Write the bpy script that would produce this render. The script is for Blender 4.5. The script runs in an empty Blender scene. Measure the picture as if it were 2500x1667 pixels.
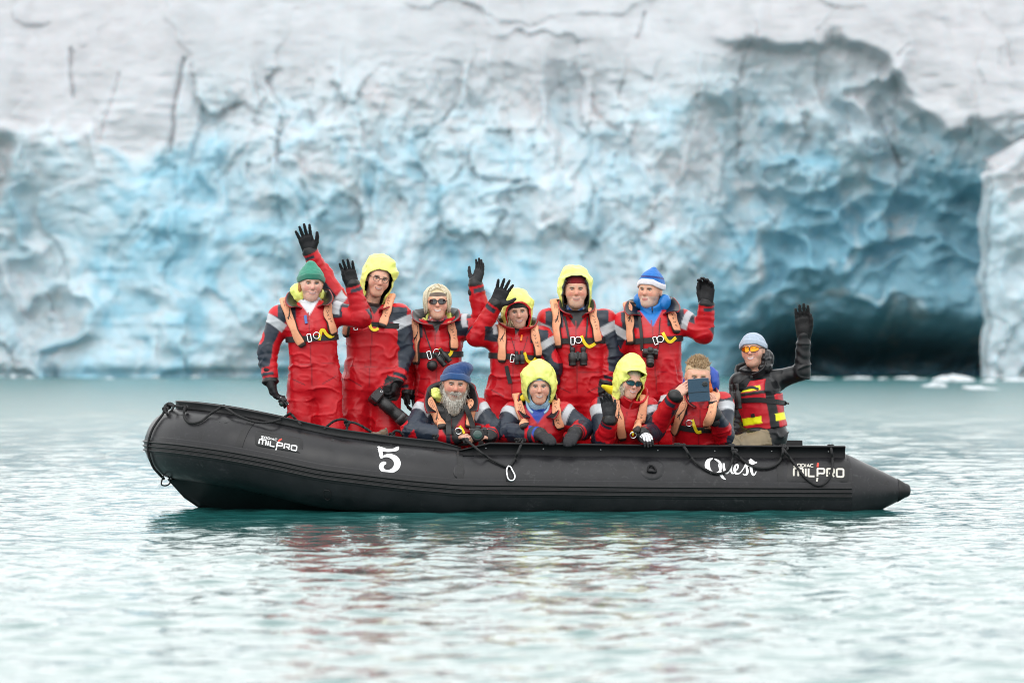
import bpy, math, random
import numpy as np
from mathutils import Vector, Matrix

# ------------------------------------------------------------------ camera, sky, sun, exposure
scene = bpy.context.scene
COL = scene.collection
F_PX = 11520.0            # focal length in pixels of the 2500 px wide photograph
CAM_H = 1.30

cam_data = bpy.data.cameras.new('camera')
cam = bpy.data.objects.new('camera', cam_data)
COL.objects.link(cam)
cam.location = (0, 0, CAM_H)
cam.rotation_euler = (math.radians(90), 0, 0)
cam_data.sensor_width = 36.0
cam_data.sensor_fit = 'HORIZONTAL'
cam_data.lens = 36.0 * F_PX / 2500.0
cam_data.clip_start = 0.5
cam_data.clip_end = 5000
cam_data.dof.use_dof = True
cam_data.dof.focus_distance = 36.6
cam_data.dof.aperture_fstop = 2.9
scene.camera = cam

SUN_EL, SUN_AZ = 52.0, 200.0      # azimuth measured clockwise from +Y; 180 is behind the camera
world = bpy.data.worlds.new('World')
scene.world = world
world.use_nodes = True
wn = world.node_tree
for n in list(wn.nodes):
    wn.nodes.remove(n)
w_out = wn.nodes.new('ShaderNodeOutputWorld')
w_bg = wn.nodes.new('ShaderNodeBackground')
w_sky = wn.nodes.new('ShaderNodeTexSky')
w_sky.sky_type = 'NISHITA'
w_sky.sun_disc = False
w_sky.sun_elevation = math.radians(SUN_EL)
w_sky.sun_rotation = math.radians(SUN_AZ)
w_sky.air_density = 1.0
w_sky.dust_density = 4.0
w_sky.ozone_density = 1.0
w_hsv = wn.nodes.new('ShaderNodeHueSaturation')      # cloud cover takes the colour out of the sky
w_hsv.inputs['Saturation'].default_value = 0.16
w_bg.inputs['Strength'].default_value = 0.15
wn.links.new(w_sky.outputs[0], w_hsv.inputs['Color'])
w_mix = wn.nodes.new('ShaderNodeMix')                # an even cloud deck over all of it
w_mix.data_type = 'RGBA'
w_mix.inputs[0].default_value = 0.7
w_mix.inputs[7].default_value = (16.2, 16.35, 16.3, 1)
wn.links.new(w_hsv.outputs[0], w_mix.inputs[6])
wn.links.new(w_mix.outputs[2], w_bg.inputs['Color'])
wn.links.new(w_bg.outputs[0], w_out.inputs['Surface'])

sun_data = bpy.data.lights.new('sun', 'SUN')
sun_data.energy = 0.5
sun_data.angle = math.radians(40)
sun_data.color = (1.0, 0.97, 0.93)
sun = bpy.data.objects.new('sun', sun_data)
COL.objects.link(sun)
_e, _a = math.radians(SUN_EL), math.radians(SUN_AZ)
_d = Vector((math.sin(_a) * math.cos(_e), math.cos(_a) * math.cos(_e), math.sin(_e)))
sun.rotation_euler = _d.to_track_quat('Z', 'Y').to_euler()

scene.view_settings.view_transform = 'Standard'
scene.view_settings.look = 'None'
scene.view_settings.exposure = 0.0
scene.view_settings.gamma = 1.0
scene.view_settings.use_curve_mapping = False
scene.cycles.max_bounces = 8
scene.cycles.diffuse_bounces = 4
scene.cycles.glossy_bounces = 4
scene.cycles.use_denoising = True
scene.cycles.filter_width = 1.05

# ------------------------------------------------------------------ small maths
def A3(*v):
    return np.array(v, dtype=np.float64)

def at(px, py, Y):
    """the point at depth Y that the photograph shows at pixel (px, py)"""
    return A3((px - 1250.0) * Y / F_PX, Y, CAM_H + (833.5 - py) * Y / F_PX)

def unit(v):
    v = np.asarray(v, float)
    return v / max(1e-9, np.linalg.norm(v))

def rot(yaw=0, pitch=0, roll=0):
    """degrees; x right, y away, z up. yaw>0 turns the face to picture right, pitch>0 nods down, roll>0 tilts clockwise"""
    a, b, c = math.radians(yaw), math.radians(pitch), math.radians(roll)
    Rz = A3([math.cos(a), -math.sin(a), 0], [math.sin(a), math.cos(a), 0], [0, 0, 1])
    Rx = A3([1, 0, 0], [0, math.cos(b), -math.sin(b)], [0, math.sin(b), math.cos(b)])
    Ry = A3([math.cos(c), 0, math.sin(c)], [0, 1, 0], [-math.sin(c), 0, math.cos(c)])
    return Ry @ Rz @ Rx

def srgb(r, g, b):
    f = lambda c: (c / 255.0) / 12.92 if c / 255.0 <= 0.04045 else ((c / 255.0 + 0.055) / 1.055) ** 2.4
    return (f(r), f(g), f(b))

def _hash(i, j, k, seed):
    h = (i.astype(np.int64) * 374761393 + j.astype(np.int64) * 668265263 + k.astype(np.int64) * 2147483647 + seed * 974634777) & 0xFFFFFFFF
    h = ((h ^ (h >> 13)) * 1274126177) & 0xFFFFFFFF
    h = ((h ^ (h >> 16)) * 2246822519) & 0xFFFFFFFF
    return ((h ^ (h >> 15)) & 0xFFFFFF) / float(0xFFFFFF) * 2 - 1

def vnoise(P, seed=0):
    P = np.asarray(P, float)
    I = np.floor(P).astype(np.int64)
    f = P - I
    u = f * f * f * (f * (f * 6 - 15) + 10)
    out = 0
    for dx in (0, 1):
        wx = u[:, 0] if dx else 1 - u[:, 0]
        for dy in (0, 1):
            wy = u[:, 1] if dy else 1 - u[:, 1]
            for dz in (0, 1):
                wz = u[:, 2] if dz else 1 - u[:, 2]
                out = out + wx * wy * wz * _hash(I[:, 0] + dx, I[:, 1] + dy, I[:, 2] + dz, seed)
    return out

def fbm(P, seed=0, octaves=4, gain=0.5, lac=2.03):
    a, s, out = 1.0, 1.0, 0
    for o in range(octaves):
        out = out + a * vnoise(P * s + 17.3 * o, seed + o)
        a *= gain
        s *= lac
    return out

def smooth(e0, e1, x):
    t = np.clip((x - e0) / (e1 - e0), 0, 1)
    return t * t * (3 - 2 * t)

# ------------------------------------------------------------------ materials
def mat(name, color=(0.5, 0.5, 0.5), rough=0.6, metal=0.0, attr=False, spec=0.5, var=0.0, vscale=30.0,
        bump=0.0, bscale=60.0, bdetail=4.0, stretch=(1, 1, 1), coat=0.0, sss=0.0, sheen=0.0, rvar=0.0, ribs=0.0, ribf=400.0, trans=0.0, ridged=False):
    m = bpy.data.materials.new(name)
    m.use_nodes = True
    nt = m.node_tree
    b = nt.nodes['Principled BSDF']
    b.inputs['Roughness'].default_value = rough
    b.inputs['Metallic'].default_value = metal
    b.inputs['Specular IOR Level'].default_value = spec
    b.inputs['Coat Weight'].default_value = coat
    b.inputs['Sheen Weight'].default_value = sheen
    if trans:
        b.inputs['Transmission Weight'].default_value = trans
    if sss:
        b.inputs['Subsurface Weight'].default_value = sss
        b.inputs['Subsurface Radius'].default_value = (0.012, 0.005, 0.003)
        b.inputs['Subsurface Scale'].default_value = 1.0
    tc = nt.nodes.new('ShaderNodeTexCoord')
    mp = nt.nodes.new('ShaderNodeMapping')
    mp.inputs['Scale'].default_value = stretch
    nt.links.new(tc.outputs['Object'], mp.inputs['Vector'])
    if attr:
        at_ = nt.nodes.new('ShaderNodeAttribute')
        at_.attribute_name = 'Col'
        src = at_.outputs['Color']
    else:
        rgb = nt.nodes.new('ShaderNodeRGB')
        rgb.outputs[0].default_value = (*color, 1)
        src = rgb.outputs[0]
    if var:
        nz = nt.nodes.new('ShaderNodeTexNoise')
        nz.inputs['Scale'].default_value = vscale
        nz.inputs['Detail'].default_value = 5
        nt.links.new(mp.outputs[0], nz.inputs['Vector'])
        mr = nt.nodes.new('ShaderNodeMapRange')
        mr.inputs['From Min'].default_value = 0.3
        mr.inputs['From Max'].default_value = 0.7
        mr.inputs['To Min'].default_value = 1 - var
        mr.inputs['To Max'].default_value = 1 + var
        nt.links.new(nz.outputs[0], mr.inputs['Value'])
        vm = nt.nodes.new('ShaderNodeVectorMath')
        vm.operation = 'SCALE'
        nt.links.new(src, vm.inputs[0])
        nt.links.new(mr.outputs[0], vm.inputs['Scale'])
        src = vm.outputs[0]
        if rvar:
            mr2 = nt.nodes.new('ShaderNodeMapRange')
            mr2.inputs['From Min'].default_value = 0.3
            mr2.inputs['From Max'].default_value = 0.7
            mr2.inputs['To Min'].default_value = rough - rvar
            mr2.inputs['To Max'].default_value = rough + rvar
            nt.links.new(nz.outputs[0], mr2.inputs['Value'])
            nt.links.new(mr2.outputs[0], b.inputs['Roughness'])
    nt.links.new(src, b.inputs['Base Color'])
    if bump or ribs:
        bp = nt.nodes.new('ShaderNodeBump')
        bp.inputs['Distance'].default_value = 0.01
        if bump:
            bp.inputs['Strength'].default_value = bump
            nb = nt.nodes.new('ShaderNodeTexNoise')
            nb.inputs['Scale'].default_value = bscale
            nb.inputs['Detail'].default_value = bdetail
            nb.inputs['Distortion'].default_value = 0.6
            if ridged:
                nb.noise_type = 'RIDGED_MULTIFRACTAL'
            nt.links.new(mp.outputs[0], nb.inputs['Vector'])
            hsrc = nb.outputs[0]
        if ribs:
            wv = nt.nodes.new('ShaderNodeTexWave')
            wv.wave_type = 'BANDS'
            wv.bands_direction = 'X'
            wv.inputs['Scale'].default_value = ribf
            wv.inputs['Distortion'].default_value = 0.6
            nt.links.new(mp.outputs[0], wv.inputs['Vector'])
            bp.inputs['Strength'].default_value = ribs
            hsrc = wv.outputs[0]
        nt.links.new(hsrc, bp.inputs['Height'])
        nt.links.new(bp.outputs[0], b.inputs['Normal'])
    return m

# ------------------------------------------------------------------ objects
def props(o, label=None, cat=None, group=None, kind=None):
    if label: o['label'] = label
    if cat: o['category'] = cat
    if group: o['group'] = group
    if kind: o['kind'] = kind
    return o

def empty(name, loc):
    o = bpy.data.objects.new(name, None)
    o.empty_display_size = 0.1
    COL.objects.link(o)
    o.location = tuple(loc)
    return o

def mesh_obj(name, V, faces, material, parent=None, col=None, smooth_=True, fmats=None):
    """V world coordinates (N,3); faces: array (M,k) or list of tuples; one mesh object placed at its own base"""
    V = np.asarray(V, float)
    org = A3(*((V.min(0) + V.max(0)) / 2)) if parent is None else None
    if parent is not None:
        org = A3(*parent_world(parent))
    me = bpy.data.meshes.new(name)
    L = V - org
    if isinstance(faces, np.ndarray) and faces.ndim == 2:
        n, k = faces.shape
        me.vertices.add(len(L))
        me.vertices.foreach_set('co', L.astype(np.float32).ravel())
        me.loops.add(n * k)
        me.loops.foreach_set('vertex_index', faces.astype(np.int32).ravel())
        me.polygons.add(n)
        me.polygons.foreach_set('loop_start', np.arange(0, n * k, k, dtype=np.int32))
        me.update(calc_edges=True)
    else:
        me.from_pydata([tuple(p) for p in L], [], [tuple(int(i) for i in f) for f in faces])
        me.update()
    me.polygons.foreach_set('use_smooth', np.full(len(me.polygons), bool(smooth_)))
    if col is not None:
        a = me.attributes.new('Col', 'FLOAT_COLOR', 'POINT')
        c4 = np.ones((len(L), 4), np.float32)
        c4[:, :3] = col
        a.data.foreach_set('color', c4.ravel())
    mats = material if isinstance(material, (list, tuple)) else [material]
    for m in mats:
        me.materials.append(m)
    if fmats is not None:
        me.polygons.foreach_set('material_index', np.asarray(fmats, np.int32))
    o = bpy.data.objects.new(name, me)
    COL.objects.link(o)
    if parent is None:
        o.location = tuple(org)
    else:
        o.parent = parent
    return o

def parent_world(p):
    w = Vector((0, 0, 0))
    while p is not None:
        w = w + p.location
        p = p.parent
    return w

class MB:
    """collects simple shapes into one mesh"""
    def __init__(self):
        self.V, self.Fc, self.C = [], [], []
    def add(self, V, F, c=None):
        b = len(self.V)
        self.V += [tuple(map(float, v)) for v in V]
        self.Fc += [tuple(i + b for i in f) for f in F]
        self.C += [c if c is not None else (0.5, 0.5, 0.5)] * len(V)
        return self
    def box(self, c, h, R=np.eye(3), bev=0.15, col=None):
        """chamfered box: centre, half sizes, rotation"""
        h = np.asarray(h, float)
        b = bev * h.min()
        V, idx = [], {}
        for sx in (-1, 1):
            for sy in (-1, 1):
                for sz in (-1, 1):
                    s = A3(sx, sy, sz)
                    for ax in range(3):
                        p = s * (h - b)
                        p[ax] = s[ax] * h[ax]
                        idx[(sx, sy, sz, ax)] = len(V)
                        V.append(np.asarray(c) + R @ p)
        F = []
        for ax in range(3):
            o1, o2 = [(1, 2), (2, 0), (0, 1)][ax]
            for s in (-1, 1):
                q = []
                for a, d in ((-1, -1), (1, -1), (1, 1), (-1, 1)):
                    k = [0, 0, 0]; k[ax] = s; k[o1] = a; k[o2] = d
                    q.append(idx[(*k, ax)])
                F.append(q if s > 0 else q[::-1])
        for ax in range(3):                      # edges along ax
            o1, o2 = [(1, 2), (2, 0), (0, 1)][ax]
            for a in (-1, 1):
                for d in (-1, 1):
                    k0 = [0, 0, 0]; k0[ax] = -1; k0[o1] = a; k0[o2] = d
                    k1 = list(k0); k1[ax] = 1
                    q = [idx[(*k0, o1)], idx[(*k0, o2)], idx[(*k1, o2)], idx[(*k1, o1)]]
                    F.append(q[::-1] if a * d > 0 else q)
        for sx in (-1, 1):
            for sy in (-1, 1):
                for sz in (-1, 1):
                    q = [idx[(sx, sy, sz, i)] for i in range(3)]
                    F.append(q if sx * sy * sz > 0 else q[::-1])
        return self.add(V, F, col)
    def lathe(self, a, axis, prof, n=20, col=None, ref=None):
        """profile of (distance along axis, radius) from point a"""
        ax = unit(axis)
        u = unit(np.cross(ax, ref if ref is not None else (A3(0, 0, 1) if abs(ax[2]) < 0.9 else A3(1, 0, 0))))
        w = np.cross(ax, u)
        V, F = [], []
        for d, r in prof:
            for i in range(n):
                t = 2 * math.pi * i / n
                V.append(np.asarray(a) + ax * d + (u * math.cos(t) + w * math.sin(t)) * r)
        for j in range(len(prof) - 1):
            for i in range(n):
                k = (i + 1) % n
                F.append((j * n + i, j * n + k, (j + 1) * n + k, (j + 1) * n + i))
        F.append(tuple(range(n))[::-1])
        F.append(tuple((len(prof) - 1) * n + i for i in range(n)))
        return self.add(V, F, col)
    def tube(self, pts, r, n=8, col=None, closed=False, twist=0.0, lobes=0):
        V, F = sweep(pts, r, n, closed, twist, lobes)
        return self.add(V, F, col)
    def build(self, name, material, parent=None, smooth_=False, usecol=False):
        return mesh_obj(name, np.array(self.V), self.Fc, material, parent, col=np.array(self.C) if usecol else None, smooth_=smooth_)

def resample(pts, n):
    P = np.asarray(pts, float)
    d = np.r_[0, np.cumsum(np.linalg.norm(np.diff(P, axis=0), axis=1))]
    t = np.linspace(0, d[-1], n)
    return np.stack([np.interp(t, d, P[:, i]) for i in range(P.shape[1])], 1)

def spline(pts, n):
    """Catmull-Rom through the points, n samples evenly spaced"""
    P = np.asarray(pts, float)
    if len(P) < 3:
        return resample(P, n)
    Q = np.vstack([2 * P[0] - P[1], P, 2 * P[-1] - P[-2]])
    out = []
    for i in range(1, len(Q) - 2):
        for t in np.linspace(0, 1, 24, endpoint=False):
            p0, p1, p2, p3 = Q[i - 1:i + 3]
            out.append(0.5 * ((2 * p1) + (p2 - p0) * t + (2 * p0 - 5 * p1 + 4 * p2 - p3) * t * t + (3 * p1 - p0 - 3 * p2 + p3) * t ** 3))
    out.append(P[-1])
    return resample(out, n)

def frames(P, up=None):
    T = np.gradient(P, axis=0)
    T /= np.maximum(1e-9, np.linalg.norm(T, axis=1))[:, None]
    N = np.zeros_like(P)
    n = np.cross(T[0], A3(0.3, 0.9, 0.2)) if up is None else np.asarray(up, float)
    for i in range(len(P)):
        n = n - T[i] * np.dot(n, T[i])
        n = unit(n)
        N[i] = n
    return T, N, np.cross(T, N)

def sweep(pts, r, n=8, closed=False, twist=0.0, lobes=0):
    P = np.asarray(pts, float)
    T, N, B = frames(P)
    m = len(P)
    rr = np.broadcast_to(np.asarray(r, float), (m,))
    L = np.r_[0, np.cumsum(np.linalg.norm(np.diff(P, axis=0), axis=1))]
    V, F = [], []
    for i in range(m):
        for k in range(n):
            a = 2 * math.pi * k / n
            f = 1.0 if not lobes else 0.86 + 0.2 * abs(math.cos(lobes * (a) / 2.0))
            aa = a + twist * L[i]
            V.append(P[i] + (N[i] * math.cos(aa) + B[i] * math.sin(aa)) * rr[i] * f)
    for i in range(m if closed else m - 1):
        j = (i + 1) % m
        for k in range(n):
            q = (k + 1) % n
            F.append((i * n + k, i * n + q, j * n + q, j * n + k))
    if not closed:
        F.append(tuple(range(n))[::-1])
        F.append(tuple((m - 1) * n + k for k in range(n)))
    return V, F

def ribbon(pts, nrm, w, th, wfun=None):
    """flat strap: centreline pts, outward normals, half width w, thickness th"""
    P = np.asarray(pts, float)
    T = np.gradient(P, axis=0)
    T /= np.maximum(1e-9, np.linalg.norm(T, axis=1))[:, None]
    nr = np.asarray(nrm, float)
    if nr.ndim == 1:
        nr = np.tile(nr, (len(P), 1))
    V, F = [], []
    for i in range(len(P)):
        n = unit(nr[i] - T[i] * np.dot(nr[i], T[i]))
        s = np.cross(T[i], n)
        ww = w if wfun is None else wfun[i]
        V += [P[i] - s * ww, P[i] + s * ww, P[i] + s * ww * 0.9 + n * th, P[i] - s * ww * 0.9 + n * th]
    for i in range(len(P) - 1):
        a, b = 4 * i, 4 * i + 4
        for k in range(4):
            q = (k + 1) % 4
            F.append((a + k, a + q, b + q, b + k))
    F.append((3, 2, 1, 0))
    e = 4 * (len(P) - 1)
    F.append((e, e + 1, e + 2, e + 3))
    return V, F

# ------------------------------------------------------------------ implicit surfaces
def cone(a, b, ra, rb, k=0.03, sub=False):
    a, b = np.asarray(a, float), np.asarray(b, float)
    ba = b - a
    L2 = max(1e-9, ba @ ba)
    def f(x, y, z):
        t = np.clip(((x - a[0]) * ba[0] + (y - a[1]) * ba[1] + (z - a[2]) * ba[2]) / L2, 0, 1)
        return np.sqrt((x - a[0] - t * ba[0]) ** 2 + (y - a[1] - t * ba[1]) ** 2 + (z - a[2] - t * ba[2]) ** 2) - (ra + (rb - ra) * t)
    r = max(ra, rb)
    return (f, np.minimum(a, b) - r, np.maximum(a, b) + r, k, sub)

def ell(c, r, R=None, k=0.03, sub=False):
    c, r = np.asarray(c, float), np.asarray(r, float)
    def f(x, y, z):
        x, y, z = x - c[0], y - c[1], z - c[2]
        if R is not None:
            x, y, z = R[0, 0] * x + R[1, 0] * y + R[2, 0] * z, R[0, 1] * x + R[1, 1] * y + R[2, 1] * z, R[0, 2] * x + R[1, 2] * y + R[2, 2] * z
        k0 = np.sqrt((x / r[0]) ** 2 + (y / r[1]) ** 2 + (z / r[2]) ** 2)
        k1 = np.sqrt((x / r[0] ** 2) ** 2 + (y / r[1] ** 2) ** 2 + (z / r[2] ** 2) ** 2)
        return k0 * (k0 - 1) / np.maximum(k1, 1e-6)
    m = r.max() if R is not None else r
    return (f, c - m, c + m, k, sub)

def rbox(c, h, rd, R=None, k=0.01, sub=False):
    c, h = np.asarray(c, float), np.asarray(h, float)
    def f(x, y, z):
        x, y, z = x - c[0], y - c[1], z - c[2]
        if R is not None:
            x, y, z = R[0, 0] * x + R[1, 0] * y + R[2, 0] * z, R[0, 1] * x + R[1, 1] * y + R[2, 1] * z, R[0, 2] * x + R[1, 2] * y + R[2, 2] * z
        qx, qy, qz = np.abs(x) - h[0] + rd, np.abs(y) - h[1] + rd, np.abs(z) - h[2] + rd
        return np.sqrt(np.maximum(qx, 0) ** 2 + np.maximum(qy, 0) ** 2 + np.maximum(qz, 0) ** 2) + np.minimum(np.maximum(qx, np.maximum(qy, qz)), 0) - rd
    m = np.linalg.norm(h) if R is not None else h
    return (f, c - m, c + m, k, sub)

def trunk(P0, R, L, table, k=0.05):
    """body column: origin, frame (columns right, back, up), length, rows (t, half width, half depth, shift back)"""
    tb = np.array(table)
    def f(x, y, z):
        x, y, z = x - P0[0], y - P0[1], z - P0[2]
        u = R[0, 0] * x + R[1, 0] * y + R[2, 0] * z
        v = R[0, 1] * x + R[1, 1] * y + R[2, 1] * z
        w = R[0, 2] * x + R[1, 2] * y + R[2, 2] * z
        t = np.clip(w / L, tb[0, 0], tb[-1, 0])
        a = np.interp(t, tb[:, 0], tb[:, 1])
        b = np.interp(t, tb[:, 0], tb[:, 2])
        s = np.interp(t, tb[:, 0], tb[:, 3])
        n = ((np.abs(u) / a) ** 2.4 + (np.abs(v - s) / b) ** 2.4) ** (1 / 2.4)
        rad = (n - 1) * np.minimum(a, b)
        ext = np.abs(w - t * L)
        return np.where(ext > 5e-4, np.sqrt(np.maximum(rad, 0) ** 2 + ext ** 2) + np.minimum(rad, 0) * 0, rad)
    m = max(tb[:, 1].max(), tb[:, 2].max()) + 0.05
    p1 = P0 + R[:, 2] * L
    return (f, np.minimum(P0, p1) - m, np.maximum(P0, p1) + m, k, False)

def smin(a, b, k):
    h = np.maximum(k - np.abs(a - b), 0) / k
    return np.minimum(a, b) - h * h * k * 0.25

def sdf_points(prims, P):
    D = np.full(len(P), 9.0)
    for f, lo, hi, k, sub in prims:
        d = f(P[:, 0], P[:, 1], P[:, 2])
        D = -smin(-D, d, k) if sub else smin(D, d, k)
    return D

def sdf_mesh(prims, h, extra=None, pad=0.02):
    """surface nets over the smooth union of the primitives; returns vertices, quads"""
    lo = np.min([p[1] for p in prims if not p[4]], axis=0) - pad
    hi = np.max([p[2] for p in prims if not p[4]], axis=0) + pad
    n = np.ceil((hi - lo) / h).astype(int) + 2
    ax = [lo[i] + h * np.arange(n[i]) for i in range(3)]
    D = np.full(n, 0.5, np.float32)
    for f, a, b, k, sub in prims:
        m = k + 2 * h + 0.01
        i0 = np.clip(np.floor((a - m - lo) / h).astype(int), 0, n - 1)
        i1 = np.clip(np.ceil((b + m - lo) / h).astype(int) + 1, 1, n)
        if (i1 <= i0).any():
            continue
        sl = tuple(slice(i0[i], i1[i]) for i in range(3))
        x = ax[0][sl[0]].astype(np.float32)[:, None, None]
        y = ax[1][sl[1]].astype(np.float32)[None, :, None]
        z = ax[2][sl[2]].astype(np.float32)[None, None, :]
        d = f(x, y, z).astype(np.float32)
        D[sl] = -smin(-D[sl], d, k) if sub else smin(D[sl], d, k)
    if extra is not None:
        D = extra(D, ax)
    return surface_nets(D, lo, h)

def surface_nets(D, lo, h):
    S = D < 0
    nx, ny, nz = D.shape
    c = np.zeros((nx - 1, ny - 1, nz - 1), np.int8)
    offs = [(i, j, k) for i in (0, 1) for j in (0, 1) for k in (0, 1)]
    for i, j, k in offs:
        c += S[i:nx - 1 + i, j:ny - 1 + j, k:nz - 1 + k]
    act = (c > 0) & (c < 8)
    I = np.argwhere(act)
    idx = np.full(act.shape, -1, np.int64)
    idx[act] = np.arange(len(I))
    acc = np.zeros((len(I), 3))
    cnt = np.zeros(len(I))
    for a in offs:
        for axis in range(3):
            if a[axis]:
                continue
            b = list(a); b[axis] = 1
            d1 = D[I[:, 0] + a[0], I[:, 1] + a[1], I[:, 2] + a[2]]
            d2 = D[I[:, 0] + b[0], I[:, 1] + b[1], I[:, 2] + b[2]]
            x = (d1 < 0) != (d2 < 0)
            t = np.where(x, d1 / np.where(x, d1 - d2, 1), 0)
            p = np.tile(np.array(a, float), (len(I), 1))
            p[:, axis] = t
            acc += p * x[:, None]
            cnt += x
    V = (I + acc / np.maximum(cnt, 1)[:, None]) * h + lo
    quads = []
    for axis in range(3):
        o1, o2 = [(1, 2), (2, 0), (0, 1)][axis]
        s0 = [slice(1, None)] * 3; s0[axis] = slice(0, -1)
        s1 = [slice(1, None)] * 3; s1[axis] = slice(1, None)
        a, b = S[tuple(s0)], S[tuple(s1)]
        E = np.argwhere(a != b)
        if not len(E):
            continue
        E = E + 1
        E[:, axis] -= 1
        ins = S[E[:, 0], E[:, 1], E[:, 2]]
        ok = np.ones(len(E), bool)
        q = []
        for d1, d2 in ((-1, -1), (0, -1), (0, 0), (-1, 0)):
            g = E.copy()
            g[:, o1] += d1
            g[:, o2] += d2
            for i in range(3):
                ok &= (g[:, i] >= 0) & (g[:, i] < act.shape[i])
            g = np.clip(g, 0, np.array(act.shape) - 1)
            q.append(idx[g[:, 0], g[:, 1], g[:, 2]])
        q = np.stack(q, 1)
        ok &= (q >= 0).all(1)
        q[~ins] = q[~ins][:, ::-1]
        quads.append(q[ok])
    return V, np.vstack(quads)

def vnormals(V, Q):
    n = np.cross(V[Q[:, 2]] - V[Q[:, 0]], V[Q[:, 3]] - V[Q[:, 1]])
    N = np.zeros_like(V)
    for i in range(4):
        np.add.at(N, Q[:, i], n)
    return N / np.maximum(1e-12, np.linalg.norm(N, axis=1))[:, None]

def relax(V, Q, it=1, lam=0.5):
    for _ in range(it):
        S = np.zeros_like(V); c = np.zeros(len(V))
        for i in range(4):
            for j in (1, 3):
                np.add.at(S, Q[:, i], V[Q[:, (i + j) % 4]])
                np.add.at(c, Q[:, i], 1)
        V = V * (1 - lam) + lam * S / np.maximum(c, 1)[:, None]
    return V

def raymarch(fn, P, d, steps=60, far=1.5):
    """march points P along d until fn(P) is 0; returns the hit, or the closest approach"""
    P = np.array(P, float)
    d = np.asarray(d, float)
    if d.ndim == 1:
        d = np.tile(d, (len(P), 1))
    best = np.full(len(P), 9.0)
    BP = P.copy()
    trav = np.zeros(len(P))
    for _ in range(steps):
        v = fn(P)
        better = v < best
        best = np.where(better, v, best)
        BP[better] = P[better]
        s = np.where(best < 5e-4, 0, np.clip(v * 0.8, 0.002, 0.2))
        s = np.where(trav > far, 0, s)
        P = P + d * s[:, None]
        trav += s
    return BP

# ------------------------------------------------------------------ glacier front
GY = 170.0
GS = F_PX / GY                      # photograph pixels per metre at the ice front

def axis_lines(a, b, step, lo, hi, grow=1.18):
    mid = list(np.arange(a, b + step / 2, step))
    s, x, left = step, a, []
    while x > lo:
        s *= grow; x -= s; left.append(x)
    s, x, right = step, mid[-1], []
    while x < hi:
        s *= grow; x += s; right.append(x)
    return np.array(left[::-1] + mid + right)

def cells(P, seed, jit=0.9):
    """nearest jittered cell: id hashes and offset from the cell centre, and the distance to the border"""
    I = np.floor(P).astype(np.int64)
    best = np.full(len(P), 9e9); second = best.copy()
    bi = np.zeros((len(P), 2), np.int64); bo = np.zeros((len(P), 2))
    z0 = np.zeros(len(P), np.int64)
    for dx in (-1, 0, 1):
        for dy in (-1, 0, 1):
            c = I + A3(dx, dy).astype(np.int64)
            jx = _hash(c[:, 0], c[:, 1], z0, seed) * 0.5 * jit + 0.5
            jy = _hash(c[:, 0], c[:, 1], z0, seed + 1) * 0.5 * jit + 0.5
            o = P - c - np.stack([jx, jy], 1)
            d = np.hypot(o[:, 0], o[:, 1])
            nb = d < best
            second = np.where(nb, best, np.minimum(second, d))
            best = np.where(nb, d, best)
            bi[nb] = c[nb]; bo[nb] = o[nb]
    h = [_hash(bi[:, 0], bi[:, 1], z0, seed + 2 + i) for i in range(4)]
    return h, bo, second - best

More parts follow.
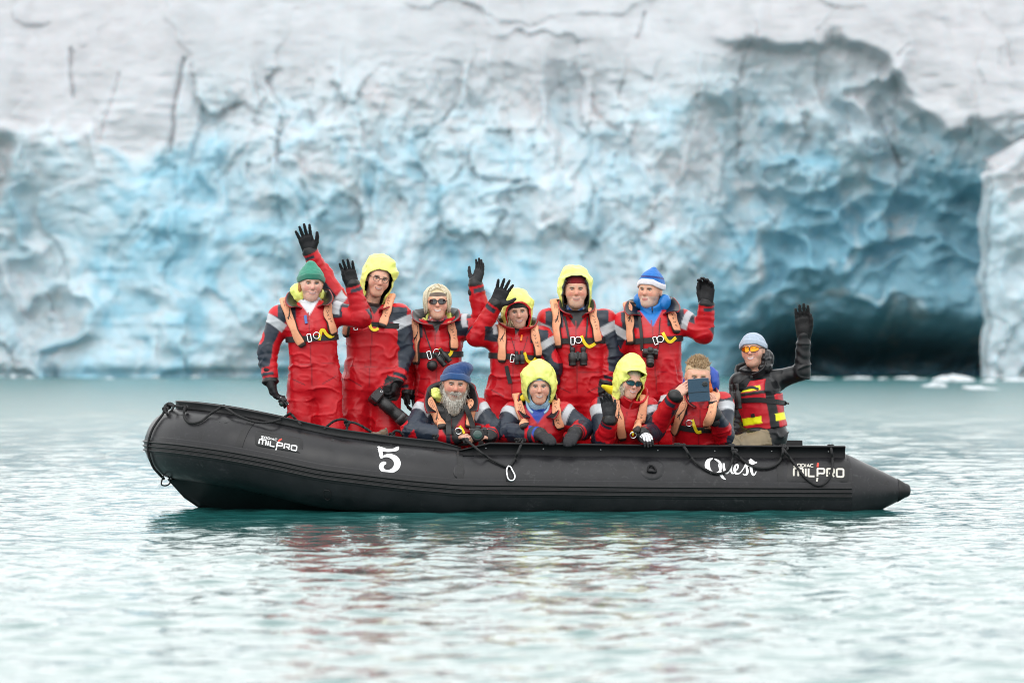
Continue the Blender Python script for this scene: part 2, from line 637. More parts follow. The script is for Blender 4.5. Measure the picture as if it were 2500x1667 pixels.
ICE = [[.455, .468, .495], [.455, .52, .56], [.375, .505, .57], [.215, .415, .515]]
def build_glacier():
    xs = axis_lines(-20.5, 20.5, 0.07, -240, 240)
    zs = axis_lines(-0.6, 15.0, 0.07, -3.0, 18.0, 1.12)
    X, Z = np.meshgrid(xs, zs)
    x, z = X.ravel(), Z.ravel()
    u, v = 1250 + x * GS, 833.5 - (z - CAM_H) * GS
    p2 = np.stack([x, z, np.zeros_like(x)], 1)
    wob = fbm(p2 * 0.35, 5, 3) * 45
    wob2 = fbm(p2 * 0.9, 9, 3) * 22
    uu, vv = u + wob + wob2, v + fbm(p2 * 0.35 + 40, 6, 3) * 35 + fbm(p2 * 1.1 + 9, 8, 3) * 16
    inv = smooth(-900, -400, u) * (1 - smooth(2900, 3500, u))

    n_arc = fbm(p2 * 0.45, 171, 3)
    # --- the cave on the right and the scooped wall over it
    Lb = np.interp(vv, [200, 300, 396, 460, 527, 653, 760, 920, 1000], [2300, 2120, 1960, 1850, 1772, 1672, 1610, 1560, 1550])
    Tb = np.interp(uu, [1560, 1700, 1790, 1879, 1969, 2090, 2209, 2300, 2398, 2500], [680, 560, 490, 445, 425, 405, 375, 370, 420, 470])
    ca = smooth(-30, 420, uu - Lb)
    cb = smooth(-40, 330, vv - Tb)
    cr = 1 - smooth(2520, 2640, u + wob2)
    cave = ca * cb * cr
    low = smooth(600, 890, v + 0.25 * wob)
    deep = smooth(1730, 2050, u)
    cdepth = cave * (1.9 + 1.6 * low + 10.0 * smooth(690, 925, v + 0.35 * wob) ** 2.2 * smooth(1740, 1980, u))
    # the broad hollow under the right hand slab
    Eb = np.interp(uu, [1500, 1700, 1790, 1969, 2089, 2149, 2209, 2269, 2359, 2419, 2497, 2700], [40, 70, 92, 118, 92, 124, 200, 266, 324, 266, 262, 250])
    sl = smooth(1560, 1760, uu)
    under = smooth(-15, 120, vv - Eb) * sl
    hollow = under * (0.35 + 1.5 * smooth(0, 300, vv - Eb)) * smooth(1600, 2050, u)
    slab_r = (1 - smooth(-25, 12, vv - Eb)) * smooth(1680, 1860, uu)
    slab_l = smooth(470, 400, uu) * smooth(25, -20, vv - np.interp(uu, [-300, 0, 60, 130, 200, 280, 330, 420, 480], [150, 320, 285, 340, 290, 385, 380, 365, 300]))
    slab = np.clip(slab_r + slab_l, 0, 1)

    # --- big buttresses, blocks and scallops
    warp = np.stack([fbm(p2 * 0.5, 31, 3), fbm(p2 * 0.5 + 33, 32, 3)], 1)
    q = np.stack([x, z], 1)
    ridge = 12.3 + 0.45 * np.sin(x * 0.21 + 0.8) + 1.5 * fbm(A3(1, 0, 0) * p2 * 0.16, 71, 4)
    snow = smooth(ridge - 2.6, ridge + 0.6, z)
    calm = smooth(-0.25, 0.45, fbm(p2 * A3(0.16, 0.11, 1) + 60, 181, 3))      # smoother walls between shattered ones
    rough_ = (0.46 - 0.34 * calm) * (1 - 0.95 * slab) * (1 - 0.9 * snow) * (1 - 0.72 * smooth(0.1, 0.6, cave))
    y = 0.22 * np.maximum(z, 0) + 1.3 * 0.9 * np.log1p(np.exp(np.clip((z - ridge + 0.3) / 0.9, -30, 30))) + 9.0 * np.maximum(z - 16.0, 0)
    y += 0.006 * np.maximum(np.abs(x) - 30, 0) ** 2 * 0.3

    y += (1.9 * fbm(A3(0.15, 0.07, 1) * p2, 21, 3) + 1.0 * np.abs(vnoise(A3(0.26, 0.09, 1) * p2 + 0.5 * np.stack([warp[:, 0], warp[:, 1], 0 * x], 1) + 70, 191))) * (1 - 0.6 * slab) * (1 - 0.5 * snow)
    hs, os_, bs_ = cells(q * A3(0.11, 0.30) + warp * 0.3, 141)
    y += (hs[0] * os_[:, 0] * 0.45 + hs[1] * os_[:, 1] * 0.3) * smooth(ridge - 1.5, ridge + 1.5, z)
    h1, o1, b1 = cells(q * A3(0.34, 0.15) + warp * 0.22, 41)
    y += (h1[0] * o1[:, 0] * 1.5 + h1[1] * o1[:, 1] * 1.0 + h1[2] * 0.35) * (0.12 + 0.9 * rough_)
    h2, o2, b2 = cells(q * A3(0.95, 0.52) + warp * 0.25, 51)
    y += (h2[0] * o2[:, 0] * 1.0 + h2[1] * o2[:, 1] * 0.8 + h2[2] * 0.22) * rough_
    h3, o3, b3 = cells(q * A3(2.3, 1.6) + warp * 0.4, 61)
    y += (h3[0] * o3[:, 0] * 0.34 + h3[1] * o3[:, 1] * 0.30 + h3[2] * 0.06) * rough_
    h4, o4, b4 = cells(q * A3(4.6, 3.6) + warp * 0.6, 64)
    y += (h4[0] * o4[:, 0] * 0.12 + h4[1] * o4[:, 1] * 0.11 + h4[2] * 0.03) * rough_ * 1.6
    pw = p2 + np.stack([warp[:, 0], warp[:, 1], 0 * x], 1) * 0.9
    y += 0.30 * np.abs(vnoise(A3(0.42, 0.30, 1) * pw + 3, 77)) * (1 - 0.85 * slab) * (1 - 0.7 * snow)
    y += 0.16 * np.abs(vnoise(A3(1.0, 0.62, 1) * pw + 5, 78)) * rough_
    y += 0.10 * np.abs(vnoise(A3(2.2, 1.6, 1) * pw + 8, 79)) * rough_
    y += 0.07 * fbm(p2 * 4.0, 80, 2) * rough_ + 0.05 * fbm(p2 * A3(1.5, 5, 1), 81, 3)
    y += 0.5 * smooth(0.3, 0.9, cave) * np.abs(fbm(A3(0.5, 0.9, 1) * pw, 84, 3))
    y += hollow + cdepth
    arc = np.minimum(uu - Lb, (vv - Tb) * 1.2)                      # shell-like bands round the arch
    y += 0.55 * np.abs(np.sin(arc / 46.0 + 1.2 * n_arc)) * smooth(-10, 60, arc) * smooth(420, 260, arc)
    y -= 0.45 * slab_r * smooth(1700, 1850, u) - 0.3 * slab_l
    # cracks in the slabs
    for (ua, va, ub, vb, wd, dp) in ((140, 100, 160, 225, 5, 0.9), (432, 130, 403, 365, 6, 1.1), (275, 170, 235, 335, 5, 0.4), 
                                     (1585, 0, 1566, 70, 5, .8), 
                                     (2240, 95, 2210, 125, 4, .4), (2480, 60, 2492, 150, 4, .6), (1862, 60, 1866, 90, 4, .4)):
        t = np.clip((v - va) / (vb - va), 0, 1)
        d = np.hypot(u - (ua + (ub - ua) * t) + wob2 * 0.25, (v - (va + (vb - va) * t)))
        y += 0.42 * dp * np.exp(-(d / (wd * 0.75)) ** 2)
    y = y * inv + (1 - inv) * (0.22 * np.maximum(z, 0) + 1.2 * fbm(p2 * 0.1, 21, 3))
    # undercut at the tide line
    y += 0.35 * smooth(0.45, 0.1, z) * (1 - cave)

    # --- ice colour: weathered white crust against fresh blue ice, in bands and patches of its own
    n1 = fbm(pw * A3(0.17, 0.13, 1), 91, 4)
    n2 = fbm(pw * A3(0.9, 0.6, 1), 95, 4)
    hgt = smooth(60, 520, v)
    blue = 0.12 + 0.80 * hgt + 0.30 * n1 * smooth(120, 400, v) + 0.24 * n2 * smooth(60, 300, v)
    n3 = fbm(pw * A3(2.1, 1.4, 1), 111, 4)
    vein = (1 - np.abs(vnoise(pw * A3(0.7, 0.9, 1) + 0.4 * n2[:, None], 115))) ** 7 + 0.6 * (1 - np.abs(vnoise(pw * A3(1.9, 1.5, 1), 116))) ** 6
    blue += (0.24 * n3 - 0.26 * vein) * smooth(90, 320, v)
    blue -= 0.28 * np.exp(-((u - 1400) / 330) ** 2 - ((v - 520) / 260) ** 2)
    blue += 0.22 * np.exp(-((u - 880) / 120) ** 2 - ((v - 330) / 170) ** 2)
    blue += 0.10 * np.exp(-((u - 300) / 400) ** 2 - ((v - 650) / 220) ** 2)
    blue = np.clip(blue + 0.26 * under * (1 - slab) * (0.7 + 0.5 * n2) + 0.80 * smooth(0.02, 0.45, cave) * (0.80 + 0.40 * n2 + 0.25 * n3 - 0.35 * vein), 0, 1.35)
    blue *= 1 - 0.9 * slab
    blue += 0.25 * smooth(0.5, 0.1, z)
    C = np.array(ICE)
    bl = np.clip(blue, 0, 1.3) / 1.3 * 3
    c = np.stack([np.interp(bl, [0, 1, 2, 3], C[:, i]) for i in range(3)], 1)
    dirt = smooth(0.5, 1.0, fbm(pw * A3(1.3, 0.8, 1), 99, 4)) * smooth(140, 240, v) * smooth(620, 480, v) * 0.14
    c = c * (1 - dirt[:, None]) + dirt[:, None] * A3(.42, .40, .40)
    c = c * (1 - 0.20 * snow)[:, None]                              # grey firn on top, darkened in colour to offset the open sky's light
    V = np.stack([x, GY + y, z], 1)
    nx, nz = len(xs), len(zs)
    i = np.arange(nz - 1)[:, None] * nx + np.arange(nx - 1)[None, :]
    i = i.ravel()
    Q = np.stack([i, i + 1, i + nx + 1, i + nx], 1)
    m = M_ice = mat('glacier_ice', rough=0.55, attr=True, spec=0.35, var=0.10, vscale=0.8, bump=0.2, bscale=2.2, bdetail=9)
    m.node_tree.nodes['Bump'].inputs['Distance'].default_value = 0.3
    bs = m.node_tree.nodes['Principled BSDF']            # light travels some way through the ice
    bs.inputs['Subsurface Weight'].default_value = 0.5
    bs.inputs['Subsurface Radius'].default_value = (0.10, 0.26, 0.34)
    bs.inputs['Subsurface Scale'].default_value = 1.0
    o = mesh_obj('glacier', V, Q, m, None, col=c)
    props(o, 'wall of white and blue glacier ice with a dark cave at right', 'glacier', kind='structure')
    return m

M_ice = build_glacier()

# a free-standing pier of ice at the right, in front of the cave
def build_pier():
    zs = np.arange(-0.6, 9.2, 0.07)
    ws = np.r_[np.zeros(22), np.arange(0, 3.2, 0.07), np.arange(3.3, 14, 0.4)]
    X, Z = np.meshgrid(ws, zs)
    x, z = X.ravel(), Z.ravel()
    nb = len(ws)
    back = np.tile(np.r_[np.linspace(2.6, 0.12, 22), np.zeros(nb - 22)], len(zs))
    p = np.stack([x + 40, z, back], 1)
    edge = 16.88 + 0.10 * fbm(p * A3(0, 0.9, 0), 3, 4) + 0.05 * np.sin(z * 1.3) + 0.55 * smooth(7.0, 8.0, z + 0.2 * vnoise(p * 1.4, 8))
    top = 7.35 + 0.55 * np.minimum(x, 2.2) + 0.3 * fbm(p * A3(0.8, 0, 0), 12, 3)
    warp = np.stack([fbm(p * 0.7, 31, 3), fbm(p * 0.7 + 33, 32, 3)], 1)
    h, o, b = cells(np.stack([x, z], 1) * A3(0.9, 0.6) + warp * 0.6, 151)
    y = 167.6 + back + 0.25 * (h[0] * o[:, 0] + h[1] * o[:, 1] + h[2] * 0.3) + 0.35 * np.abs(vnoise(p * A3(0.9, 0.5, 1), 44)) + 0.1 * fbm(p * 2.2, 45, 3)
    y += 0.16 * np.exp(-x / 0.12) * 2 * (back < 0.05)
    over = np.maximum(z - top, 0)
    y += over * 2.4
    zz = np.where(z > top, top + (z - top) * 0.45, z)
    n2 = fbm(p * A3(0.9, 0.6, 1), 95, 4)
    bl = np.clip(1.35 + 0.5 * n2 - 1.2 * smooth(5.8, 7.6, z), 0, 2.4)
    c = np.stack([np.interp(bl, [0, 1, 2, 3], np.array(ICE)[:, i]) for i in range(3)], 1)
    V = np.stack([edge + x + 0.05 * vnoise(p * 2.3, 60) + 0.08 * (back > 0.3) * vnoise(p * 1.1, 61), y, zz], 1)
    i = (np.arange(len(zs) - 1)[:, None] * nb + np.arange(nb - 1)[None, :]).ravel()
    Q = np.stack([i, i + 1, i + nb + 1, i + nb], 1)
    props(mesh_obj('ice_pier', V, Q, M_ice, None, col=c), 'pale blue pier of glacier ice at the right edge', 'glacier', kind='structure')
build_pier()

# ------------------------------------------------------------------ sea water
def build_water():
    xs = axis_lines(-5.2, 5.2, 0.044, -700, 700, 1.06)
    ys = axis_lines(16.5, 42.0, 0.045, -120, 900, 1.008)
    X, Y = np.meshgrid(xs, ys)
    gx = np.gradient(xs)[None, :] + 0 * Y
    gy = np.gradient(ys)[:, None] + 0 * X
    g = np.maximum(gx, gy)
    rng = np.random.RandomState(4)
    ruffle = 1 + 2.6 * smooth(42, 85, Y) + 0.35 * smooth(34, 26, Y)
    H = np.zeros_like(X)
    DX, DY = np.zeros_like(X), np.zeros_like(X)
    for i in range(90):
        lam = 0.15 * (1.7 / 0.15) ** rng.rand()
        th = math.radians(rng.normal(75, 52))
        kk = 2 * math.pi / lam
        amp = 0.0029 * lam * min(1.0, (0.5 / lam) ** 0.75) * (0.6 + 0.8 * rng.rand()) * (1.55 if lam < 0.40 else 0.8)
        ph = rng.rand() * 6.283
        dx, dy = math.cos(th), math.sin(th)
        # gusts: each train comes and goes over the surface
        mod = 0.65 + 0.35 * np.sin(X * kk * 0.11 * dy - Y * kk * 0.11 * dx + ph * 3) * np.sin((X * dx + Y * dy) * kk * 0.07 + ph * 5)
        att = np.clip((lam / ((gx * abs(dx) + gy * abs(dy)) * 2.4)) - 0.5, 0, 1)
        arg = kk * (X * dx + Y * dy) + ph
        mod = mod * ruffle
        H += amp * mod * att * np.sin(arg)
        c = amp * 1.35 * mod * att * np.cos(arg)
        DX += c * dx; DY += c * dy
    V = np.stack([(X + DX).ravel(), (Y + DY).ravel(), H.ravel()], 1)
    nx, ny = len(xs), len(ys)
    i = (np.arange(ny - 1)[:, None] * nx + np.arange(nx - 1)[None, :]).ravel()
    Q = np.stack([i, i + 1, i + nx + 1, i + nx], 1)
    m = bpy.data.materials.new('sea_water')
    m.use_nodes = True
    nt = m.node_tree
    b = nt.nodes['Principled BSDF']
    b.inputs['Base Color'].default_value = (0.014, 0.105, 0.100, 1)
    b.inputs['Roughness'].default_value = 0.07
    b.inputs['IOR'].default_value = 1.6
    tc = nt.nodes.new('ShaderNodeTexCoord')
    mp = nt.nodes.new('ShaderNodeMapping')
    mp.inputs['Scale'].default_value = (1.0, 1.5, 1.0)
    mp.inputs['Rotation'].default_value = (0, 0, 0.3)
    nt.links.new(tc.outputs['Object'], mp.inputs['Vector'])
    # out beyond the shelter of the boat the wind keeps the surface ruffled
    sp = nt.nodes.new('ShaderNodeSeparateXYZ')
    gm = nt.nodes.new('ShaderNodeNewGeometry')
    rr = nt.nodes.new('ShaderNodeMapRange')
    rr.inputs['From Min'].default_value = 40.0
    rr.inputs['From Max'].default_value = 85.0
    rr.inputs['To Min'].default_value = 0.045
    rr.inputs['To Max'].default_value = 0.24
    nt.links.new(gm.outputs['Position'], sp.inputs[0])
    nt.links.new(sp.outputs['Y'], rr.inputs['Value'])
    nt.links.new(rr.outputs[0], b.inputs['Roughness'])
    n1 = nt.nodes.new('ShaderNodeTexNoise')
    n1.inputs['Scale'].default_value = 8.0
    n1.inputs['Detail'].default_value = 3.0
    n1.inputs['Distortion'].default_value = 0.8
    n2 = nt.nodes.new('ShaderNodeTexNoise')
    n2.inputs['Scale'].default_value = 0.9
    n2.inputs['Detail'].default_value = 4.0
    nt.links.new(mp.outputs[0], n1.inputs['Vector'])
    nt.links.new(mp.outputs[0], n2.inputs['Vector'])
    b1 = nt.nodes.new('ShaderNodeBump')
    b1.inputs['Strength'].default_value = 0.5
    b1.inputs['Distance'].default_value = 0.010
    b2 = nt.nodes.new('ShaderNodeBump')
    b2.inputs['Strength'].default_value = 1.0
    b2.inputs['Distance'].default_value = 0.016
    nt.links.new(n1.outputs[0], b1.inputs['Height'])
    nt.links.new(n2.outputs[0], b2.inputs['Height'])
    nt.links.new(b2.outputs[0], b1.inputs['Normal'])
    nt.links.new(b1.outputs[0], b.inputs['Normal'])
    o = mesh_obj('sea_water', V, Q, m, None)
    props(o, 'pale rippled sea water around the inflatable boat', 'water', kind='structure')

build_water()

# ------------------------------------------------------------------ brash ice at the foot of the cliff
M_brash = mat('brash_ice', (0.50, 0.55, 0.58), 0.6, var=0.08, vscale=3, bump=0.4, bscale=6)
def ice_block(px, py, w, h, seed, label):
    Y = F_PX * CAM_H / (py - 833.5)
    rng = np.random.RandomState(seed)
    W, Hh = w * Y / F_PX, 0.72 * h * Y / F_PX
    n, m_ = 22, 12
    V, F = [], []
    for j in range(m_ + 1):
        a = math.pi * j / m_
        for i in range(n):
            t = 2 * math.pi * i / n
            V.append((math.sin(a) * math.cos(t), math.sin(a) * math.sin(t), math.cos(a)))
    V = np.array(V)
    nz = fbm(V * 1.3 + seed * 7.7, seed, 4)
    ridge = np.abs(vnoise(V * 2.2 + seed * 3.1, seed + 5))
    V = V * (1 + 0.35 * nz - 0.25 * ridge)[:, None]
    V[:, 2] = np.where(V[:, 2] > 0, V[:, 2] * (0.75 + 0.4 * vnoise(V * 1.1 + seed, seed)), V[:, 2] * 0.5)
    V = V * A3(W / 2, W / 3.2, Hh) + at(px, py, Y) * A3(1, 1, 0)
    for j in range(m_):
        for i in range(n):
            k = (i + 1) % n
            F.append((j * n + i, (j + 1) * n + i, (j + 1) * n + k, j * n + k))
    o = mesh_obj('ice_floe', V, F, M_brash, None)
    props(o, label, 'ice floe', 'brash ice drifting below the glacier')

for args in ((2093, 925, 66, 9, 1, 'low white ice floe right of the raised black glove'),
             (2156, 926, 34, 8, 2, 'small rounded ice floe left of the middle of the cave mouth'),
             (2222, 926, 74, 9, 3, 'flat ice floe at the middle of the cave mouth'),
             (2282, 944, 66, 24, 4, 'peaked white ice floe nearest the boat below the cave'),
             (2328, 931, 92, 24, 5, 'tallest rounded ice floe at the right end of the cave mouth'),
             (2392, 950, 96, 12, 6, 'long flat ice floe drifting below the ice pier'),
             (2415, 932, 50, 16, 7, 'white ice floe against the corner of the ice pier'),
             (2478, 930, 66, 13, 8, 'ice floe at the right edge of the picture'),
             (2005, 925, 60, 6, 9, 'thin low ice floe beside the skipper in the dark vest'),
             (33, 922, 16, 16, 10, 'upright small white ice lump at the far left waterline'),
             (72, 922, 22, 11, 11, 'small flat ice lump near the left edge waterline'),
             (380, 922, 22, 13, 12, 'small ice lump at the waterline above the bow'),
             (478, 922, 24, 12, 13, 'small ice lump at the waterline between bow and green hat'),
             (270, 925, 30, 5, 14, 'thin ice sliver on the water left of the bow')):
    ice_block(*args)

# ------------------------------------------------------------------ inflatable boat
BA = math.radians(6.0)
BC = A3(0.0, 37.1, 0.0)
TR = 0.28
def bw(x, y, z):
    return BC + A3(x * math.cos(BA) - y * math.sin(BA), x * math.sin(BA) + y * math.cos(BA), z)

_half = [(2.50, -.87, .152), (1.14, -.87, .164), (0.2, -.87, .178), (-.45, -.87, .188), (-.60, -.869, .196), (-.88, -.864, .222), (-1.25, -.83, .268),
         (-1.54, -.775, .311), (-1.90, -.665, .392), (-2.20, -.51, .452), (-2.44, -.30, .486), (-2.56, -.13, .497)]
_cl = _half + [(-2.60, 0, .50)] + [(x, -y, z) for x, y, z in _half[::-1]]
CL_L = spline(_cl, 420)
CL = np.array([bw(*p) for p in CL_L])
CT = np.gradient(CL, axis=0); CT /= np.linalg.norm(CT, axis=1)[:, None]
CO = np.cross(CT, A3(0, 0, 1)); CO /= np.linalg.norm(CO, axis=1)[:, None]
if np.dot(CO[0], bw(0, -1, 0) - BC) < 0:
    CO = -CO                       # outward from the boat
CU = np.cross(CO, CT); CU *= np.sign(CU[:, 2])[:, None]

def tube_fn(off):
    C = CL[::2].astype(np.float32)
    def f(P):
        d = np.linalg.norm(P[:, None, :].astype(np.float32) - C[None], axis=2).min(1)
        return d - TR - off
    return f

def on_tube(pts, off=0.0):
    """photograph pixels -> points on the near side of the tube"""
    pts = np.asarray(pts, float)
    o = A3(0, 0, CAM_H)
    d = np.array([unit(at(p[0], p[1], 30.0) - o) for p in pts])
    return raymarch(tube_fn(off), o + d * 34.6, d, steps=70, far=3.0)

def tube_normal(P):
    i = np.argmin(np.linalg.norm(P[:, None] - CL[None], axis=2), axis=1)
    n = P - CL[i]
    n = n - CT[i] * np.sum(n * CT[i], 1)[:, None]
    return n / np.linalg.norm(n, axis=1)[:, None]

M_rub = mat('boat_rubber', (0.011, 0.011, 0.013), 0.36, spec=0.36, var=0.30, vscale=7, bump=0.08, bscale=9, rvar=0.10)
def scuff(m, amount=0.55, scale=22.0):
    """salt specks and rubbed patches on the rubber"""
    nt = m.node_tree
    b = nt.nodes['Principled BSDF']
    src = b.inputs['Base Color'].links[0].from_socket
    tc = nt.nodes.new('ShaderNodeTexCoord')
    n1, n2 = nt.nodes.new('ShaderNodeTexNoise'), nt.nodes.new('ShaderNodeTexNoise')
    n1.inputs['Scale'].default_value = scale; n1.inputs['Detail'].default_value = 9; n1.inputs['Distortion'].default_value = 1.5
    n2.inputs['Scale'].default_value = 1.7; n2.inputs['Detail'].default_value = 3
    r1, r2 = nt.nodes.new('ShaderNodeMapRange'), nt.nodes.new('ShaderNodeMapRange')
    r1.inputs['From Min'].default_value, r1.inputs['From Max'].default_value = 0.56, 0.74
    r2.inputs['From Min'].default_value, r2.inputs['From Max'].default_value = 0.42, 0.68
    mu = nt.nodes.new('ShaderNodeMath'); mu.operation = 'MULTIPLY'
    m2 = nt.nodes.new('ShaderNodeMath'); m2.operation = 'MULTIPLY'; m2.inputs[1].default_value = amount
    mx = nt.nodes.new('ShaderNodeMix'); mx.data_type = 'RGBA'
    mx.inputs[7].default_value = (0.075, 0.075, 0.078, 1)
    for n, r in ((n1, r1), (n2, r2)):
        nt.links.new(tc.outputs['Object'], n.inputs['Vector']); nt.links.new(n.outputs[0], r.inputs['Value'])
    nt.links.new(r1.outputs[0], mu.inputs[0]); nt.links.new(r2.outputs[0], mu.inputs[1])
    nt.links.new(mu.outputs[0], m2.inputs[0]); nt.links.new(m2.outputs[0], mx.inputs[0])
    nt.links.new(src, mx.inputs[6]); nt.links.new(mx.outputs[2], b.inputs['Base Color'])
scuff(M_rub)
M_rub2 = mat('boat_rubber_strake', (0.010, 0.010, 0.011), 0.42, spec=0.35, var=0.2, vscale=20, bump=0.1, bscale=80)
M_rail = mat('splash_rail_rubber', (0.004, 0.004, 0.005), 0.45, spec=0.2, var=0.2, vscale=14)
M_rope = mat('black_rope', (0.010, 0.010, 0.011), 0.75, bump=0.4, bscale=250)
M_white = mat('white_paint', (0.80, 0.80, 0.80), 0.5, var=0.04, vscale=40)
M_cream = mat('worn_cream_paint', (0.62, 0.59, 0.52), 0.5, var=0.12, vscale=40)
M_redp = mat('red_paint', (0.62, 0.05, 0.03), 0.5)
M_steel = mat('polished_steel', (0.75, 0.75, 0.76), 0.28, metal=1.0)
M_screw = mat('dull_screw', (0.32, 0.32, 0.33), 0.45, metal=0.8)
M_blackp = mat('black_plastic', (0.012, 0.012, 0.013), 0.42, var=0.15, vscale=60)
M_floor = mat('floor_board', (0.10, 0.10, 0.105), 0.6, var=0.2, vscale=12)
M_hull = mat('hull_fabric', (0.008, 0.010, 0.011), 0.35, spec=0.3, var=0.2, vscale=6)

boat = empty('inflatable_boat', BC)
props(boat, 'long black inflatable boat carrying eleven people on the water', 'boat')

def ring_surface(prof, i0, i1, step, closed=False):
    """prof: list of (angle from outward towards up, radius offset)"""
    ids = list(range(i0, i1 + 1, step))
    V = []
    for i in ids:
        for a, r in prof:
            V.append(CL[i] + (CO[i] * math.cos(a) + CU[i] * math.sin(a)) * (TR + r))
    n = len(prof)
    F = []
    for j in range(len(ids) - 1):
        for k in range(n if closed else n - 1):
            q = (k + 1) % n
            F.append((j * n + k, j * n + q, (j + 1) * n + q, (j + 1) * n + k))
    return np.array(V), F

# tube, slightly drawn in at the glued bulkhead seams
seams = [int(np.argmin(np.abs(CL_L[:210, 0] - s))) for s in (-.52, -1.42, -2.1, 1.3)]
V, F = [], []
NS = 52
for i in range(420):
    k = min(abs(min(i, 419 - i) - s) for s in seams)
    rr = TR - 0.0035 * math.exp(-(k / 1.6) ** 2) + 0.002 * math.sin(i * 0.21)
    for a in range(NS):
        t = 2 * math.pi * a / NS
        V.append(CL[i] + (CO[i] * math.cos(t) + CU[i] * math.sin(t)) * rr)
for i in range(419):
    for a in range(NS):
        q = (a + 1) % NS
        F.append((i * NS + a, i * NS + q, (i + 1) * NS + q, (i + 1) * NS + a))
mesh_obj('buoyancy_tube', V, np.array(F), M_rub, boat)

for end in (0, 419):
    ax = -CT[0] if end == 0 else CT[419]
    mb = MB()
    prof = [(-0.01, TR + .001)] + [(0.47 * t, (TR + .001) * (1 - t) ** 0.93 + 0.052 * t) for t in np.linspace(0.03, 1, 9)] + [(0.485, .048), (0.50, .036), (.508, .02)]
    mb.lathe(CL[end], ax, prof, 44)
    c = mb.build('tube_cone', M_rub, boat, True)
    tip = MB()
    tip.lathe(CL[end], ax, [(0.405, 0.088), (0.408, .0925), (.470, .0565), (.490, .051), (.504, .039), (.511, .018)], 32)
    tip.build('cone_cap', M_rub2, c, True)

# rubbing strake: one moulded band with three ridges
prof = [(-0.215, 0.0)]
for j in range(37):
    t = j / 36
    a = -0.205 + 0.335 * t
    ridge = max(0, math.cos((t * 3 - 0.5) * 2 * math.pi)) ** 0.6
    prof.append((a, 0.0055 + 0.0135 * ridge))
prof.append((0.14, 0.0))
V, F = ring_surface(prof, 0, 419, 2)
mesh_obj('rubbing_strake', V, F, M_rub2, boat)
prof = [(-0.245, -0.002), (-0.24, 0.0035), (0.235, 0.0035), (0.245, -0.002)]
prof = [(a, r) for a, r in prof[:2]] + [(-0.24 + 0.475 * t, 0.0035) for t in np.linspace(0.05, 0.95, 12)] + prof[2:]
V, F = ring_surface(prof, 0, 419, 3)
mesh_obj('strake_backing', V, F, M_rub, boat)

for sx_ in (-.52, .75, 1.95, -2.08):
    i_ = int(np.argmin(np.abs(CL_L[:210, 0] - sx_)))
    prof = [(t, -.002 if k in (0, 40) else .0014) for k, t in enumerate(np.linspace(.16, 2.6, 41))]
    V, F = ring_surface(prof, i_ - 1, i_ + 1, 1)
    mesh_obj('seam_tape', V, F, M_rub2, boat)

# upstanding skirt along the top of the bow
iS = int(np.argmin(np.abs(CL_L[:210, 0] + 0.50)))
def skirt(i0, i1, a0, hgt, lean, th, name, m, round_top=0.0):
    ids = list(range(i0, i1 + 1, 2))
    V, F = [], []
    for n_, i in enumerate(ids):
        e = min(1.0, min(n_, len(ids) - 1 - n_) / 4.0)
        base = CL[i] + (CO[i] * math.cos(a0) + CU[i] * math.sin(a0)) * (TR - 0.004)
        up = unit(CU[i] * math.cos(lean) + CO[i] * math.sin(lean))
        ou = unit(CO[i] * math.cos(lean) - CU[i] * math.sin(lean))
        h = hgt * (0.4 + 0.6 * e)
        for s, t in ((1.9, 0), (1.0, 0.25), (0.85, 0.9), (1.15, 0.97), (0.8, 1.05), (-.8, 1.05), (-1.15, .97), (-.85, .9), (-1.0, .25), (-1.9, 0)):
            V.append(base + ou * s * th / 2 + up * h * t)
    n = 10
    for j in range(len(ids) - 1):
        for k in range(n):
            q = (k + 1) % n
            F.append((j * n + k, j * n + q, (j + 1) * n + q, (j + 1) * n + k))
    F.append(tuple(range(n))[::-1]); F.append(tuple((len(ids) - 1) * n + k for k in range(n)))
    return mesh_obj(name, V, F, m, boat)
skirt(iS, 419 - iS, math.radians(84), 0.062, 0.10, 0.016, 'bow_skirt', M_rub2)

# black splash rail along both sides
def rail(i0, i1, flip):
    ids = list(range(i0, i1 + 1, 1))
    V, F = [], []
    for n_, i in enumerate(ids):
        e = min(1.0, (n_ if not flip else len(ids) - 1 - n_) / 9.0)        # pointed forward end
        a0 = math.radians(66)
        base = CL[i] + (CO[i] * math.cos(a0) + CU[i] * math.sin(a0)) * (TR - 0.006)
        up = unit(CU[i] * 0.96 + CO[i] * 0.20)
        ou = unit(CO[i] * 0.96 - CU[i] * 0.20)
        h = 0.094 * (0.35 + 0.65 * e)
        for s, t in ((.038, -.12), (.012, .05), (.006, .55), (.010, .86), (.020, .93), (.018, 1.0), (-.004, 1.02), (-.012, .96), (-.010, .1), (-.012, 0)):
            V.append(base + ou * s + up * h * t)
    n = 10
    for j in range(len(ids) - 1):
        for k in range(n):
            q = (k + 1) % n
            F.append((j * n + k, j * n + q, (j + 1) * n + q, (j + 1) * n + k))
    F.append(tuple(range(n))[::-1]); F.append(tuple((len(ids) - 1) * n + k for k in range(n)))
    return mesh_obj('splash_rail', V, F, M_rail, boat)
rail_near = rail(1, iS + 1, True)
rail_far = rail(418 - iS, 418, False)
for i in range(6, iS - 3, 17):
    mb = MB()
    a0 = math.radians(66)
    p = CL[i] + (CO[i] * math.cos(a0) + CU[i] * math.sin(a0)) * (TR - 0.006) + unit(CU[i] * .96 + CO[i] * .2) * 0.05 + CO[i] * 0.006
    mb.lathe(p, CO[i], [(0, .005), (.003, .005), (.004, .002)], 10)
    mb.build('screw', M_screw, rail_near, True)

